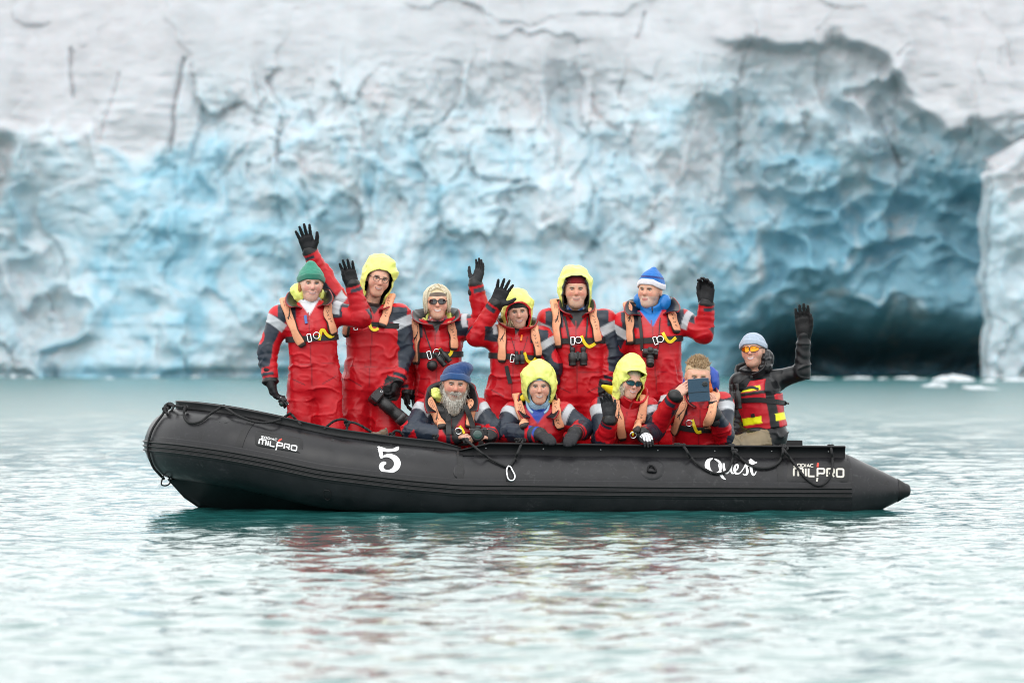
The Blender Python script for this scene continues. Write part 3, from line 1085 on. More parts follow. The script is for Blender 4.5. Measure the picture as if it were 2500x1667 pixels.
# V hull under the tubes
sta = [(-2.70, .22), (-2.52, .02), (-2.3, -.06), (-1.9, -.16), (-1.4, -.2), (0, -.2), (2.2, -.18)]
V, F = [], []
xs_ = np.linspace(-2.70, 2.2, 40)
for x in xs_:
    kz = np.interp(x, [s[0] for s in sta], [s[1] for s in sta])
    i = int(np.argmin(np.abs(CL_L[:211, 0] - max(x, -2.57))))
    ty, tz = CL_L[i, 1], CL_L[i, 2]
    cz = tz - TR * 0.97
    for s in np.linspace(-1, 1, 13):
        yy = ty * abs(s) ** 0.8 * (1 if s < 0 else -1) if s != 0 else 0.0
        zz = kz + (max(cz, kz + .001) - kz) * abs(s) ** 0.75
        V.append(bw(x, yy, zz))
for j in range(39):
    for k in range(12):
        F.append((j * 13 + k, j * 13 + k + 1, (j + 1) * 13 + k + 1, (j + 1) * 13 + k))
mesh_obj('hull', V, F, M_hull, boat)
# floor boards and transom
for j, x in enumerate(np.arange(-1.65, 2.0, 0.605)):
    w = 0.56 if x > -1 else 0.56 - (abs(x) - 1) * 0.35
    MB().box(bw(x + .3, 0, 0.055 + (0.10 if x < -1.2 else 0)), (0.298, w, 0.012), np.stack([unit(bw(1, 0, 0) - BC), unit(bw(0, 1, 0) - BC), A3(0, 0, 1)], 1)).build('floor_board', M_floor, boat)
MB().box(bw(2.24, 0, 0.17), (0.025, 0.62, 0.26), np.stack([unit(bw(1, 0, 0) - BC), unit(bw(0, 1, 0) - BC), A3(0, 0, 1)], 1)).build('transom', M_blackp, boat)

# ------------------------------------------------------------------ ropes
def rope(pts, off=0.016, r=0.0105, n=None, name='lifeline', parent=boat, depth=None):
    pts = np.asarray(pts, float)
    P = spline(pts, 60)
    over = np.where(P[:, 0] > 1108, 0.062 * smooth(1116, 1106, P[:, 1]), 0.03 * smooth(20, 5, P[:, 1] - np.interp(P[:, 0], [440, 550, 688, 789, 1000, 1100], [994, 996, 1029, 1044, 1064, 1072])))
    W = on_tube(P, off + over)
    W = relax_line(W, 3)
    L = np.linalg.norm(np.diff(W, axis=0), axis=1).sum()
    W = resample(W, max(8, int(L / 0.009)))
    V, F = sweep(W, r, 9, twist=95.0, lobes=3)
    return mesh_obj(name, V, F, M_rope, parent)

def relax_line(W, it):
    for _ in range(it):
        W[1:-1] = W[1:-1] * 0.5 + 0.25 * (W[:-2] + W[2:])
    return W

def knot(px, py, s=0.022, name='knot'):
    c = on_tube([(px, py)], 0.07 if px > 1108 else 0.035)[0]
    t = np.linspace(0, 2 * math.pi, 44, endpoint=False)
    P = np.stack([np.sin(t) + 2 * np.sin(2 * t), -np.sin(3 * t) * 1.2, np.cos(t) - 2 * np.cos(2 * t)], 1) / 3 * s + c
    V, F = sweep(P, 0.0085, 7, closed=True)
    return mesh_obj(name, V, F, M_rope, boat)

rope([(400, 1168), (382, 1150), (371, 1134), (361, 1095), (369, 1055), (386, 1026), (400, 1008), (401, 992), (409, 985), (420, 990), (433, 991), (452, 994)])
rope([(409, 1012), (402, 998), (412, 984), (424, 990), (418, 1004)], r=.010)
rope([(452, 992), (449, 1016), (463, 1032), (489, 1029), (514, 1010), (542, 992)])
rope([(542, 992), (560, 1001), (581, 1015), (621, 1029), (654, 1031), (685, 1023), (708, 1009)])
rope([(708, 1009), (716, 1016), (724, 1026), (735, 1036)])
rope([(793, 1046), (805, 1035), (817, 1027), (837, 1023), (848, 1030), (846, 1053)])
rope([(848, 1030), (862, 1031), (876, 1036), (890, 1044), (906, 1054)])
rope([(955, 1066), (960, 1056), (968, 1051), (977, 1054), (984, 1062)])
rope([(1136, 1072), (1158, 1090), (1185, 1112), (1218, 1131), (1242, 1141)], r=.010)
rope([(1243, 1141), (1256, 1122), (1266, 1100), (1272, 1086), (1277, 1075)], r=.010)
rope([(1240, 1140), (1237, 1158), (1238, 1174)], r=.004)
rope([(1650, 1088), (1670, 1090), (1684, 1113), (1707, 1135), (1735, 1152), (1757, 1156), (1777, 1147), (1788, 1124), (1791, 1107), (1786, 1088)])
rope([(1786, 1088), (1796, 1105), (1819, 1127), (1844, 1140), (1875, 1142), (1900, 1130), (1911, 1107), (1911, 1092)])
rope([(1911, 1092), (1918, 1104), (1937, 1127), (1962, 1161), (1987, 1182), (2007, 1184), (2024, 1169), (2032, 1141), (2032, 1113), (2028, 1089)])
for p in ((404, 1000), (413, 990), (452, 996), (543, 994), (708, 1010), (700, 1026), (848, 1033), (957, 1062), (1063, 1066), (1136, 1075), (1277, 1076), (1264, 1076), (1653, 1088), (1666, 1089), (1786, 1090), (1793, 1102), (1911, 1091), (1917, 1096), (2028, 1091)):
    knot(*p)

def loop_px(pts, r, m, name, off=0.02):
    P = np.array(pts + [pts[0]], float)
    W = on_tube(spline(P, 40), off)[:-1]
    V, F = sweep(W, r, 8, closed=True)
    return mesh_obj(name, V, F, m, boat)
loop_px([(1241, 1137), (1247, 1140), (1250, 1146), (1257, 1160), (1255, 1170), (1248, 1173), (1241, 1169), (1238, 1158), (1237, 1146)], .0065, M_steel, 'snap_hook', 0.03)
loop_px([(399, 1160), (411, 1163), (415, 1178), (405, 1185), (394, 1181)], .006, M_rope, 'bow_ring', 0.02)
loop_px([(1582, 1150), (1583, 1139), (1590, 1136), (1598, 1141), (1601, 1151)], .0075, M_rail, 'towing_ring', 0.014)
loop_px([(790, 1202), (792, 1197), (800, 1196), (807, 1202), (806, 1216), (799, 1220), (791, 1214)], .003, M_rub2, 'towing_ring', 0.004)

# ------------------------------------------------------------------ glued patches and lettering
def patch(outline, off=0.0025, name='patch', m=M_rub2):
    """fan of conforming faces inside a convex pixel outline"""
    o = np.asarray(outline, float)
    c = o.mean(0)
    rings = [c + (o - c) * s for s in (0.02, 0.35, 0.68, 0.97, 1.0)]
    offs = [off] * 4 + [-0.001]
    V = np.vstack([on_tube(r, f) for r, f in zip(rings, offs)])
    n = len(o)
    F = [tuple(range(n))]
    for j in range(len(rings) - 1):
        for k in range(n):
            q = (k + 1) % n
            F.append((j * n + k, (j + 1) * n + k, (j + 1) * n + q, j * n + q))
    return mesh_obj(name, V, F, m, boat)

def rrect(x0, y0, x1, y1, r, skew=0.0, n=5):
    P = []
    for cx, cy, a0 in ((x1 - r, y0 + r, -90), (x1 - r, y1 - r, 0), (x0 + r, y1 - r, 90), (x0 + r, y0 + r, 180)):
        for j in range(n):
            a = math.radians(a0 + 90 * j / (n - 1))
            x, y = cx + r * math.cos(a), cy + r * math.sin(a)
            P.append((x, y + skew * (x - x0)))
    # extra points along the long edges
    return resample(np.array(P + [P[0]]), 48)[:-1]

patch(rrect(1921, 1122, 2074, 1181, 10))
patch(rrect(622, 1050, 742, 1088, 8, 0.17))
for cx, cy, rx, ry in ((793, 1069, 26, 13), (548, 1024, 22, 9), (1592, 1146, 30, 26), (1120, 1150, 14, 18)):
    patch([(cx + rx * math.cos(t), cy + ry * math.sin(t)) for t in np.linspace(0, 2 * math.pi, 28, endpoint=False)], 0.0015, m=M_rub)

def strokes(name, lines, m, off=0.0042, parent=boat):
    """lines: lists of (px, py, full width in px); conforming ribbons on the tube"""
    mb = MB()
    for L in lines:
        P = np.array([(a, b) for a, b, c in L], float)
        W = np.array([c for a, b, c in L], float)
        dist = np.r_[0, np.cumsum(np.linalg.norm(np.diff(P, axis=0), axis=1))]
        n = max(2, int(dist[-1] / 1.6))
        t = np.linspace(0, dist[-1], n)
        Q = np.stack([np.interp(t, dist, P[:, 0]), np.interp(t, dist, P[:, 1])], 1)
        w = np.interp(t, dist, W)
        T = np.gradient(Q, axis=0)
        T /= np.linalg.norm(T, axis=1)[:, None]
        N = np.stack([-T[:, 1], T[:, 0]], 1)
        rows = [on_tube(Q + N * (w * s)[:, None], off if abs(s) < .5 else off - .001) for s in (-.5, -.25, 0, .25, .5)]
        A = np.stack(rows, 1)
        V = A.reshape(-1, 3)
        F = []
        for i in range(n - 1):
            for k in range(4):
                F.append((i * 5 + k, i * 5 + k + 1, (i + 1) * 5 + k + 1, (i + 1) * 5 + k))
        mb.add(V, F)
    return mb.build(name, m, parent, True)

def sm(L, n=26):
    return [tuple(r) for r in spline(np.array(L, float), n)]

def affine(lines, o, ex, ey, w):
    return [[(o[0] + x * ex[0] + y * ey[0], o[1] + x * ex[1] + y * ey[1], w * (q[0] if q else 1)) for x, y, *q in L] for L in lines]

MIL = [[(0, 0), (0, .86), (.08, 1), (1.06, 1), (1.14, .86), (1.14, 0)], [(.57, 1), (.57, 0)],
       [(1.5, 0), (1.5, 1.0)],
       [(1.86, 1), (1.86, .0), (2.6, .0)]]
MIL_P = [[(2.98, .0), (2.98, 1.0), (3.75, 1.0), (3.85, .9), (3.85, .5), (3.75, .4), (3.05, .4)], [(2.98, -.16), (2.9, -.65)]]
MIL_R = [[(4.2, 0), (4.2, 1.0), (4.95, 1.0), (5.05, .9), (5.05, .52), (4.95, .42), (4.45, .42)], [(4.75, .42), (5.08, 0)],
         [(5.4, .12), (5.4, .88), (5.5, 1), (6.15, 1), (6.25, .88), (6.25, .12), (6.15, 0), (5.5, 0), (5.4, .12)]]
ZOD = [[(0, 1), (.8, 1), (0, 0), (.8, 0)], [(1.05, 0), (1.05, 1), (1.8, 1), (1.8, 0), (1.05, 0)], [(2.1, 0), (2.1, 1), (2.6, 1), (2.85, .75), (2.85, .25), (2.6, 0), (2.1, 0)],
       [(3.15, 0), (3.15, 1)], [(3.45, 0), (3.8, 1), (4.15, 0)], [(3.55, .3), (4.05, .3)], [(5.05, 1), (4.4, 1), (4.4, 0), (5.05, 0)]]
# at the stern, upright
strokes('lettering', affine(MIL + MIL_P + MIL_R, (1938, 1161.5), (19.4, 0.35), (0, -19.0), 4.3), M_cream)['label'] = 'worn cream MILPRO lettering'
strokes('lettering', affine(ZOD, (1937, 1139), (9.6, 0.1), (0, -7), 1.7), M_cream)['label'] = 'small worn cream ZODIAC lettering'
strokes('lettering', [[(1996, 1139.5, 5), (1997, 1131, 5), (1997, 1129, 3)]], M_redp)['label'] = 'red tick above the lettering'
# at the bow, following the sheer
strokes('lettering', affine(MIL + MIL_P + MIL_R, (632, 1083), (14.6, 2.7), (1.6, -11.4), 2.9), M_white)['label'] = 'white MILPRO lettering'
strokes('lettering', affine(ZOD, (637, 1068.5), (7.7, 1.4), (.8, -4.6), 1.3), M_white)['label'] = 'small white ZODIAC lettering'
strokes('lettering', [[(679, 1077, 3), (684, 1073, 4.5), (688, 1071, 3)]], M_redp)['label'] = 'red tick above the lettering'

def r7(L):
    return [[(1600 + .2806 * x, 1040 + .2806 * y, .2806 * w) for x, y, w in l] for l in L]
def r5(L):
    return [[(340 + .2806 * x, 960 + .2806 * y, .2806 * w) for x, y, w in l] for l in L]
quest = [sm([(500, 280, 6), (466, 296, 30), (452, 330, 44), (460, 372, 40), (490, 402, 24), (530, 408, 14), (562, 388, 14), (572, 350, 20), (556, 310, 20), (515, 284, 10)]),
         sm([(548, 330, 6), (562, 372, 16), (572, 420, 24), (588, 446, 22), (612, 463, 6)]),
         sm([(594, 322, 16), (598, 372, 22), (616, 408, 18), (642, 392, 10), (660, 340, 12), (664, 322, 14), (658, 380, 18), (672, 412, 12), (690, 402, 8)]),
         sm([(690, 398, 8), (716, 366, 12), (718, 336, 12), (700, 338, 14), (688, 372, 20), (698, 408, 18), (726, 412, 10), (748, 394, 8)]),
         sm([(748, 396, 8), (776, 352, 10), (790, 322, 14), (792, 348, 16), (800, 384, 22), (796, 416, 18), (774, 424, 10), (762, 412, 8)]),
         sm([(822, 292, 20), (830, 340, 24), (838, 394, 22), (852, 424, 16), (868, 414, 10), (878, 392, 6)]),
         sm([(796, 350, 10), (836, 330, 18), (884, 314, 10)]), sm([(822, 288, 20), (846, 304, 18), (872, 318, 8)])]
strokes('lettering', r7(quest), M_white, 0.0046)['label'] = 'white brush script word Quest'
five = [[(2072, 466, 6), (2084, 466, 16), (2092, 478, 30), (2102, 520, 34), (2104, 548, 26), (2106, 566, 8)],
        sm([(2078, 474, 22), (2110, 484, 34), (2160, 496, 26), (2210, 492, 24), (2240, 482, 34), (2252, 470, 20), (2250, 462, 6)]),
        sm([(2106, 562, 10), (2136, 544, 20), (2180, 542, 34), (2226, 566, 50), (2246, 606, 58), (2232, 648, 50), (2190, 676, 34), (2146, 680, 30), (2112, 658, 36), (2106, 630, 40), (2126, 608, 34), (2148, 608, 16)], 44)]
strokes('lettering', r5(five), M_white)['label'] = 'large white ornate number 5'

# ------------------------------------------------------------------ people: materials
RED, NAVY, DNAVY = (0.47, 0.005, 0.012), (0.013, 0.021, 0.036), (0.012, 0.019, 0.032)
SILV, BLK, ORG = (0.46, 0.48, 0.51), (0.008, 0.008, 0.009), (0.70, 0.31, 0.17)
YEL, GOLD = (0.76, 0.80, 0.19), (0.78, 0.58, 0.01)
M_suit = mat('flotation_suit_fabric', attr=True, rough=0.38, spec=0.36, var=0.16, vscale=9, bump=0.28, bscale=7, bdetail=5, rvar=0.10, ridged=True)
M_suit.node_tree.nodes['Bump'].inputs['Distance'].default_value = 0.010
M_skin = mat('skin', attr=True, rough=0.48, spec=0.4, sss=0.25, bump=0.10, bscale=90, var=0.05, vscale=60)
M_glove = mat('glove_fabric', attr=True, rough=0.6, spec=0.25, var=0.2, vscale=60, bump=0.25, bscale=120)
M_knit = mat('knitted_wool', attr=True, rough=0.9, spec=0.2, sheen=0.3, ribs=0.5, ribf=42.0, var=0.08, vscale=50)
M_fleece = mat('fleece', attr=True, rough=0.95, spec=0.2, sheen=0.3, bump=0.3, bscale=140, var=0.08, vscale=40)
M_hood = mat('hood_fabric', attr=True, rough=0.36, spec=0.5, bump=0.5, bscale=9, bdetail=4, var=0.08, vscale=20, ridged=True)
M_hood.node_tree.nodes['Bump'].inputs['Distance'].default_value = 0.014
M_vest = mat('life_vest_fabric', attr=True, rough=0.6, var=0.08, vscale=30, bump=0.25, bscale=60)
M_hair = mat('hair', attr=True, rough=0.55, spec=0.4, var=0.25, vscale=160)
M_web = mat('black_webbing', (0.010, 0.010, 0.011), 0.6, var=0.2, vscale=90)
M_yweb = mat('yellow_webbing', GOLD, 0.55, var=0.12, vscale=90)
M_chrome = mat('chrome', (0.85, 0.85, 0.86), 0.18, metal=1.0)
M_ink = mat('black_print', (0.03, 0.022, 0.018), 0.7)
M_eye = mat('eye', attr=True, rough=0.12)
M_dglass = mat('dark_lens', (0.010, 0.008, 0.010), 0.06, spec=0.8)
M_tglass = mat('teal_mirror_lens', (0.03, 0.10, 0.12), 0.08, metal=0.7)
M_oglass = mat('orange_mirror_lens', (0.80, 0.28, 0.02), 0.12, metal=0.8)
M_gear = mat('camera_plastic', attr=True, rough=0.42, var=0.15, vscale=80, bump=0.15, bscale=200)
M_lens = mat('lens_glass', (0.02, 0.06, 0.05), 0.05, spec=0.8)

def lerp3(a, b, t):
    t = np.asarray(t)[:, None]
    return np.asarray(a)[None] * (1 - t) + np.asarray(b)[None] * t

def seg(P, a, b):
    ba = b - a
    t = np.clip((P - a) @ ba / max(1e-9, ba @ ba), -0.3, 1.3)
    q = P - a - t[:, None] * ba
    return t, np.linalg.norm(q, axis=1), q

# ------------------------------------------------------------------ heads
def make_head(root, F):
    """F: R, c (world centre), s scale, skin colour and features"""
    R, c, s = F['R'], F['c'], F['s']
    wide = F.get('wide', 1.05)
    e = lambda cc, rr, k=0.02, sub=False: ell(cc, rr, None, k, sub)
    pr = [e((0, .012, .035), (.0765 * wide, .096, .090)),
          cone((0, -.026, .0), (0, -.040, -.070), .066 * wide, .053 * wide, .045),
          e((.040, -.056, -.026), (.032, .030, .034), .025), e((-.040, -.056, -.026), (.032, .030, .034), .025),
          cone((-.030, -.077, .030), (.030, -.077, .030), .0125, .0125, .018),
          e((0, -.070, -.098), (.030, .024, .022), .03),
          cone((0, -.086, .020), (0, -.108, -.020), .0085, .0135, .014),
          e((.0125, -.096, -.024), (.010, .011, .009), .008), e((-.0125, -.096, -.024), (.010, .011, .009), .008),
          e((0, -.082, -.060), (.026, .017, .020), .02),
          e((.077 * wide, .012, -.004), (.011, .019, .031), .01), e((-.077 * wide, .012, -.004), (.011, .019, .031), .01),
          cone((0, .018, -.06), (0, .040, -.19), .056 * wide, .062 * wide, .03),
          e((.031, -.098, .011), (.017, .020, .0115), .012, True), e((-.031, -.098, .011), (.017, .020, .0115), .012, True)]
    sm_ = F.get('smile', 0.5)
    mw = 0.021 + 0.007 * sm_
    for sx in (-1, 1):     # smile lines
        pr.append(cone((sx * .019, -.104, -.022), (sx * (mw + .011), -.090, -.058), .0042, .0038, .008, True))
    for t in np.linspace(-1, 1, 7):   # lips
        z = -.058 + sm_ * .010 * (t * t) - .001
        y = -.098 + .012 * t * t
        op = F.get('open', 0.003) * .7
        pr.append(cone((t * mw * .9, y, z + op), (t * mw, y, z + op), .0056, .0056, .006))
        pr.append(cone((t * mw * .8, y + .001, z - op - .006 * (1 - t * t)), (t * mw * .9, y + .001, z - op - .006 * (1 - t * t)), .0062, .0062, .006))
    V, Q = sdf_mesh(pr, 0.0042)
    # colour
    x, y, z = V[:, 0], V[:, 1], V[:, 2]
    skin = np.asarray(F.get('skin', (.56, .30, .215)))
    C = np.tile(np.minimum(skin * 1.12, .8), (len(V), 1))
    C = C * (1 + 0.06 * vnoise(V * 60, 3))[:, None]
    rosy = np.exp(-(((np.abs(x) - .043) / .020) ** 2 + ((z + .026) / .022) ** 2)) * (y < -.03) + 0.8 * np.exp(-((x / .016) ** 2 + ((z + .018) / .016) ** 2)) * (y < -.09)
    C = C * (1 - 0.35 * rosy[:, None] * F.get('rosy', 0.8) * A3(0.2, 1, 0.9))
    tt = x / mw
    zm = -.058 + sm_ * .010 * tt * tt
    inm = (np.abs(tt) < 1.0) & (y < -.07)
    op = F.get('open', 0.003)
    wlip = inm * smooth(.013, .008, np.abs(z - zm + .003))
    C = C * (1 - wlip[:, None]) + wlip[:, None] * np.asarray(F.get('lip', (.45, .16, .14)))
    gap = inm * (np.abs(tt) < .88) * smooth(op + .0028, op * .4, np.abs(z - zm + .0025 * (1 - tt * tt))) * (op > .0015)
    C = C * (1 - gap[:, None]) + gap[:, None] * np.asarray(F.get('teeth', (.56, .50, .45))) * .78
    cor = (y < -.06) * smooth(.006, .002, np.hypot((np.abs(x) - mw * 1.02), z - (-.058 + sm_ * .010)))
    C = C * (1 - .6 * cor[:, None])
    # eyebrows and lash line
    bz = .030 - .10 * np.maximum(np.abs(x) - .030, 0) + 0.0 * x
    br = (y < -.05) * smooth(.0062, .003, np.abs(z - bz)) * smooth(.050, .044, np.abs(x)) * smooth(.010, .016, np.abs(x))
    C = C * (1 - br[:, None]) + br[:, None] * np.asarray(F.get('brow', (.14, .085, .05)))
    lash = (y < -.05) * smooth(.0045, .002, np.abs(z - .0195 + 6 * (np.abs(x) - .031) ** 2)) * smooth(.019, .015, np.abs(np.abs(x) - .031))
    C = C * (1 - .75 * lash[:, None])
    hat_c = F.get('scalp')                # hair colour where hair lies close to the skull
    if hat_c is not None:
        hl = smooth(-.01, .01, z - .070 - .9 * np.minimum(y + .055, 0) * -1 * 0 - F.get('hairline', 0) + .0 * x) * 1.0
        side = (y > .005) * (z > -.035) * 1.0
        hl = np.clip(np.maximum(hl, side), 0, 1)
        C = C * (1 - hl[:, None]) + hl[:, None] * np.asarray(hat_c)
    if F.get('stubble') is not None:
        sb = smooth(-.028, -.046, z + .25 * np.maximum(y + .05, 0)) * smooth(-.005, -.03, y) * (z > -.128)
        mouth = smooth(.016, .010, np.hypot(x / 1.9, z + .060))
        sb = sb * (1 - .85 * mouth) * F.get('stubble_w', .6) * (.8 + .3 * vnoise(V * 220, 8))
        C = C * (1 - np.clip(sb, 0, 1)[:, None]) + np.clip(sb, 0, 1)[:, None] * np.asarray(F['stubble'])
    W = (V * s) @ R.T + c
    body = mesh_obj('body', W, Q, M_skin, root, col=np.clip(C, 0, 1))
    if F.get('eyes', True):
        for sx in (-1, 1):
            n, m_ = 14, 9
            EV, EF = [], []
            for j in range(m_ + 1):
                a = math.pi * j / m_
                for i in range(n):
                    t = 2 * math.pi * i / n
                    EV.append((math.sin(a) * math.cos(t), -math.cos(a), math.sin(a) * math.sin(t)))
            EV = np.array(EV)
            ang = np.degrees(np.arccos(np.clip(-EV[:, 1], -1, 1)))
            EC = np.where((ang < 40)[:, None], np.asarray(F.get('iris', (.05, .04, .03))), A3(.42, .37, .35))
            for j in range(m_):
                for i in range(n):
                    k = (i + 1) % n
                    EF.append((j * n + i, (j + 1) * n + i, (j + 1) * n + k, j * n + k))
            G = EV * A3(.0130, .0125, .0064) + A3(sx * .031, -.0762, .0105)
            mesh_obj('eye', (G * s) @ R.T + c, EF, M_eye, body, col=EC)
    return body

def head_shell(root, F, name, prims, colf, m, h=0.0055, crumple=0.0, freq=26.0, parent=None, seed=1, extra=None, rl=0, radial=None):
    V, Q = sdf_mesh(prims, h, extra)
    if rl:
        V = relax(V, Q, rl)
    C = colf(V) if callable(colf) else np.tile(np.asarray(colf), (len(V), 1))
    if crumple:
        N = vnormals(V, Q) if radial is None else (V - radial) / np.linalg.norm(V - radial, axis=1)[:, None]
        d = 0.6 - np.abs(vnoise(V * freq + 5 * seed, seed)) * 1.3 + 0.5 * vnoise(V * freq * 2.1, seed + 3)
        V = V + N * (crumple * d)[:, None]
    W = (V * F['s']) @ F['R'].T + F['c']
    return mesh_obj(name, W, Q, m, parent or root, col=C)

def shell(D, ax, outer, t):
    return D

def beanie(root, F, c1, c2=None, height=0.0, tilt=8, cuff=True, point=0.0, flop=None, low=0.042, stripe=None, cuffc=None, nub=False, thick=0.012):
    """knitted hat in head space"""
    t = math.tan(math.radians(tilt))
    pr = [ell((0, .014, .040 + height * .3), (.092 + thick * .5, .108 + thick * .4, .100 + height), None, .02)]
    if point:
        pr.append(cone((0, .02, .10), (.006, .03, .135 + point), .058, .016, .05))
    if nub:
        pr.append(cone((-.006, .01, .120), (-.006, .012, .138), .044, .036, .035))
    if flop:
        pr.append(ell(flop[0], flop[1], None, .03))
    def ex(D, ax):
        x, y, z = ax[0][:, None, None], ax[1][None, :, None], ax[2][None, None, :]
        cut = (low + t * (-(y) - .02) + 0.9 * np.maximum(np.abs(x) - .05, 0) * -0.55) - z
        return np.maximum(D, cut).astype(np.float32)
    def colf(V):
        C = np.tile(np.asarray(c1), (len(V), 1))
        if stripe is not None:
            zz = V[:, 2] - t * (-V[:, 1] - .02)
            for a, b, cc in stripe:
                w = smooth(a - .002, a + .002, zz) * smooth(b + .002, b - .002, zz)
                C = C * (1 - w[:, None]) + w[:, None] * np.asarray(cc)
        return C
    hat = head_shell(root, F, 'knitted_hat', pr, colf, M_knit, 0.005, crumple=.002, freq=40, extra=ex)
    if cuff:
        pr2 = [ell((0, .014, .040), (.101 + thick * .5, .117 + thick * .4, .116), None, .02)]
        hc = .046
        def ex2(D, ax):
            x, y, z = ax[0][:, None, None], ax[1][None, :, None], ax[2][None, None, :]
            base = low - .006 + t * (-(y) - .02) + 0.9 * np.maximum(np.abs(x) - .05, 0) * -0.55
            band = np.abs(z - base - hc / 2) - hc / 2 + .008
            q = np.sqrt(np.maximum(D + .008, 0) ** 2 + np.maximum(band, 0) ** 2) + np.minimum(np.maximum(D + .008, band), 0) - .008
            return q.astype(np.float32)
        head_shell(root, F, 'cuff', pr2, cuffc or c2 or c1, M_knit, 0.005, extra=ex2, parent=hat)
    return hat

def hood_up(root, F, seed, col=YEL, inner=BLK, rim=None, open_w=.078, open_h=.105, oz=-.022, size=1.0, peak=0.0, lean=0.0, top=0.0, drop=.17):
    """a hood drawn over the head, open at the face"""
    rg = np.random.RandomState(seed)
    lump = [ell((lean + .085 * math.cos(a_), .02 + .05 * rg.randn() * .5, .055 + .085 * math.sin(a_)), (.045, .06, .04), None, .03) for a_ in rg.uniform(.1, 3.0, 4)]
    pr = [ell((0 + lean, .034, .035 + top * .4), (.118 * size, .135 * size, .132 * size + top), None, .03)] + lump + [
          cone((lean, .02, -.02), (lean * .3, .045, -drop), .112 * size, .105 * size, .05)]
    if peak:
        pr.append(ell((lean, -.085, .085), (.09, .05 + peak, .035), None, .03))
    def ex(D, ax):
        x, y, z = ax[0][:, None, None], ax[1][None, :, None], ax[2][None, None, :]
        sh = np.maximum(D, -(D + .011))
        zz = z - oz
        rr = ((np.abs(x - lean * .5) / open_w) ** 2.3 + (np.abs(zz) / np.where(zz > 0, open_h, open_h * 1.5)) ** 2.3) ** (1 / 2.3) - 1
        hole = np.where(y < .015, rr * open_w, np.maximum(rr * open_w, (y - .015)))
        sh = np.maximum(sh, -(y + .085 + .35 * np.maximum(z - .03, -.2)))      # the brim stops short of the brow
        return np.maximum(sh, -hole).astype(np.float32)
    def colf(V):
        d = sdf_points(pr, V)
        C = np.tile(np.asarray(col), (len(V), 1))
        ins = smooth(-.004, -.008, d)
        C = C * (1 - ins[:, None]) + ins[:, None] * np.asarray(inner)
        if rim is not None:
            rr = ((np.abs(V[:, 0] - lean * .5) / open_w) ** 2.3 + (np.abs(V[:, 2] - oz) / np.where(V[:, 2] > oz, open_h, open_h * 1.5)) ** 2.3) ** (1 / 2.3) - 1
            w = smooth(.20, .14, rr) * (V[:, 1] < .03)
            C = C * (1 - w[:, None]) + w[:, None] * np.asarray(rim)
        return C
    return head_shell(root, F, 'hood', pr, colf, M_hood, 0.0055, crumple=.0085, freq=17, seed=seed, extra=ex, rl=1, radial=A3(0, .03, 0))

def tufts(root, F, name, n, rootf, dirf, lenf, wid, cols, seed, droop=0.0, m=None, parent=None):
    """many thin tapered locks"""
    rng = np.random.RandomState(seed)
    V, Fc, C = [], [], []
    for i in range(n):
        p = np.asarray(rootf(rng), float)
        d = unit(dirf(rng, p))
        L = lenf(rng)
        side = unit(np.cross(d, A3(0.1, -1, 0.15)))
        up = np.cross(side, d)
        w = wid * (0.6 + 0.8 * rng.rand())
        c = np.asarray(cols[rng.randint(len(cols))]) * (0.8 + 0.4 * rng.rand())
        b = len(V)
        q = p.copy()
        dd = d.copy()
        for j, f in enumerate((1.0, 0.9, 0.6, 0.12)):
            V += [q - side * w * f, q + side * w * f, q + up * w * f * .9]
            C += [c] * 3
            dd = unit(dd + A3(0, 0, -droop) + 0.12 * rng.randn(3))
            q = q + dd * L / 3
        for j in range(3):
            for k in range(3):
                kk = (k + 1) % 3
                Fc.append((b + j * 3 + k, b + j * 3 + kk, b + j * 3 + 3 + kk, b + j * 3 + 3 + k))
    W = (np.array(V) * F['s']) @ F['R'].T + F['c']
    return mesh_obj(name, W, Fc, m or M_hair, parent or root, col=np.array(C))

def goggles(root, F, lens, frame, kind='sun', w=.030, hh=.019, dy=0.0):
    """spectacles in head space: two lenses, rims, bridge and temples"""
    mb = MB()
    lens_objs = []
    tf = lambda v: (np.asarray(v) * F['s']) @ F['R'].T + F['c']
    parts = []
    for sx in (-1, 1):
        ring, inner = [], []
        for i in range(22):
            t = 2 * math.pi * i / 22
            ct, st = math.cos(t), math.sin(t)
            px_ = np.sign(ct) * abs(ct) ** (0.8 if kind != 'round' else 1) * w
            pz_ = np.sign(st) * abs(st) ** (0.8 if kind != 'round' else 1) * hh
            if kind == 'wrap':
                pz_ *= 1.0 - 0.25 * (px_ * sx / w)
            X = sx * .034 + px_
            Yv = -.112 + 10 * max(0, abs(X) - .012) ** 2 * .9 + dy
            ring.append((X, Yv, .010 + pz_))
        parts.append(ring)
        mb.tube([tf(r) for r in ring], .0022 * F['s'] if kind != 'round' else .0017 * F['s'], 6, closed=True)
        mb.tube([tf((sx * .064, -.088 + dy, .015)), tf((sx * .078, -.05, .016)), tf((sx * .084, .0, .012)), tf((sx * .082, .02, .004))], .0024 * F['s'], 6)
    mb.tube([tf((-.010, -.111 + dy, .013)), tf((0, -.114 + dy, .016)), tf((.010, -.111 + dy, .013))], .0024 * F['s'], 6)
    g = mb.build('spectacles' if kind == 'round' else 'sunglasses', frame, root, True)
    if lens is not None:
        for ring in parts:
            R_ = np.array(ring)
            c = R_.mean(0) + A3(0, -.004, 0)
            V = [tf(c)] + [tf(c + (r - c) * .5 + A3(0, -.0012, 0)) for r in R_] + [tf(r) for r in R_]
            n = len(R_)
            Fc = [(0, 1 + k, 1 + (k + 1) % n) for k in range(n)] + [(1 + k, 1 + n + k, 1 + n + (k + 1) % n, 1 + (k + 1) % n) for k in range(n)]
            mesh_obj('lens', V, Fc, lens, g)
    return g

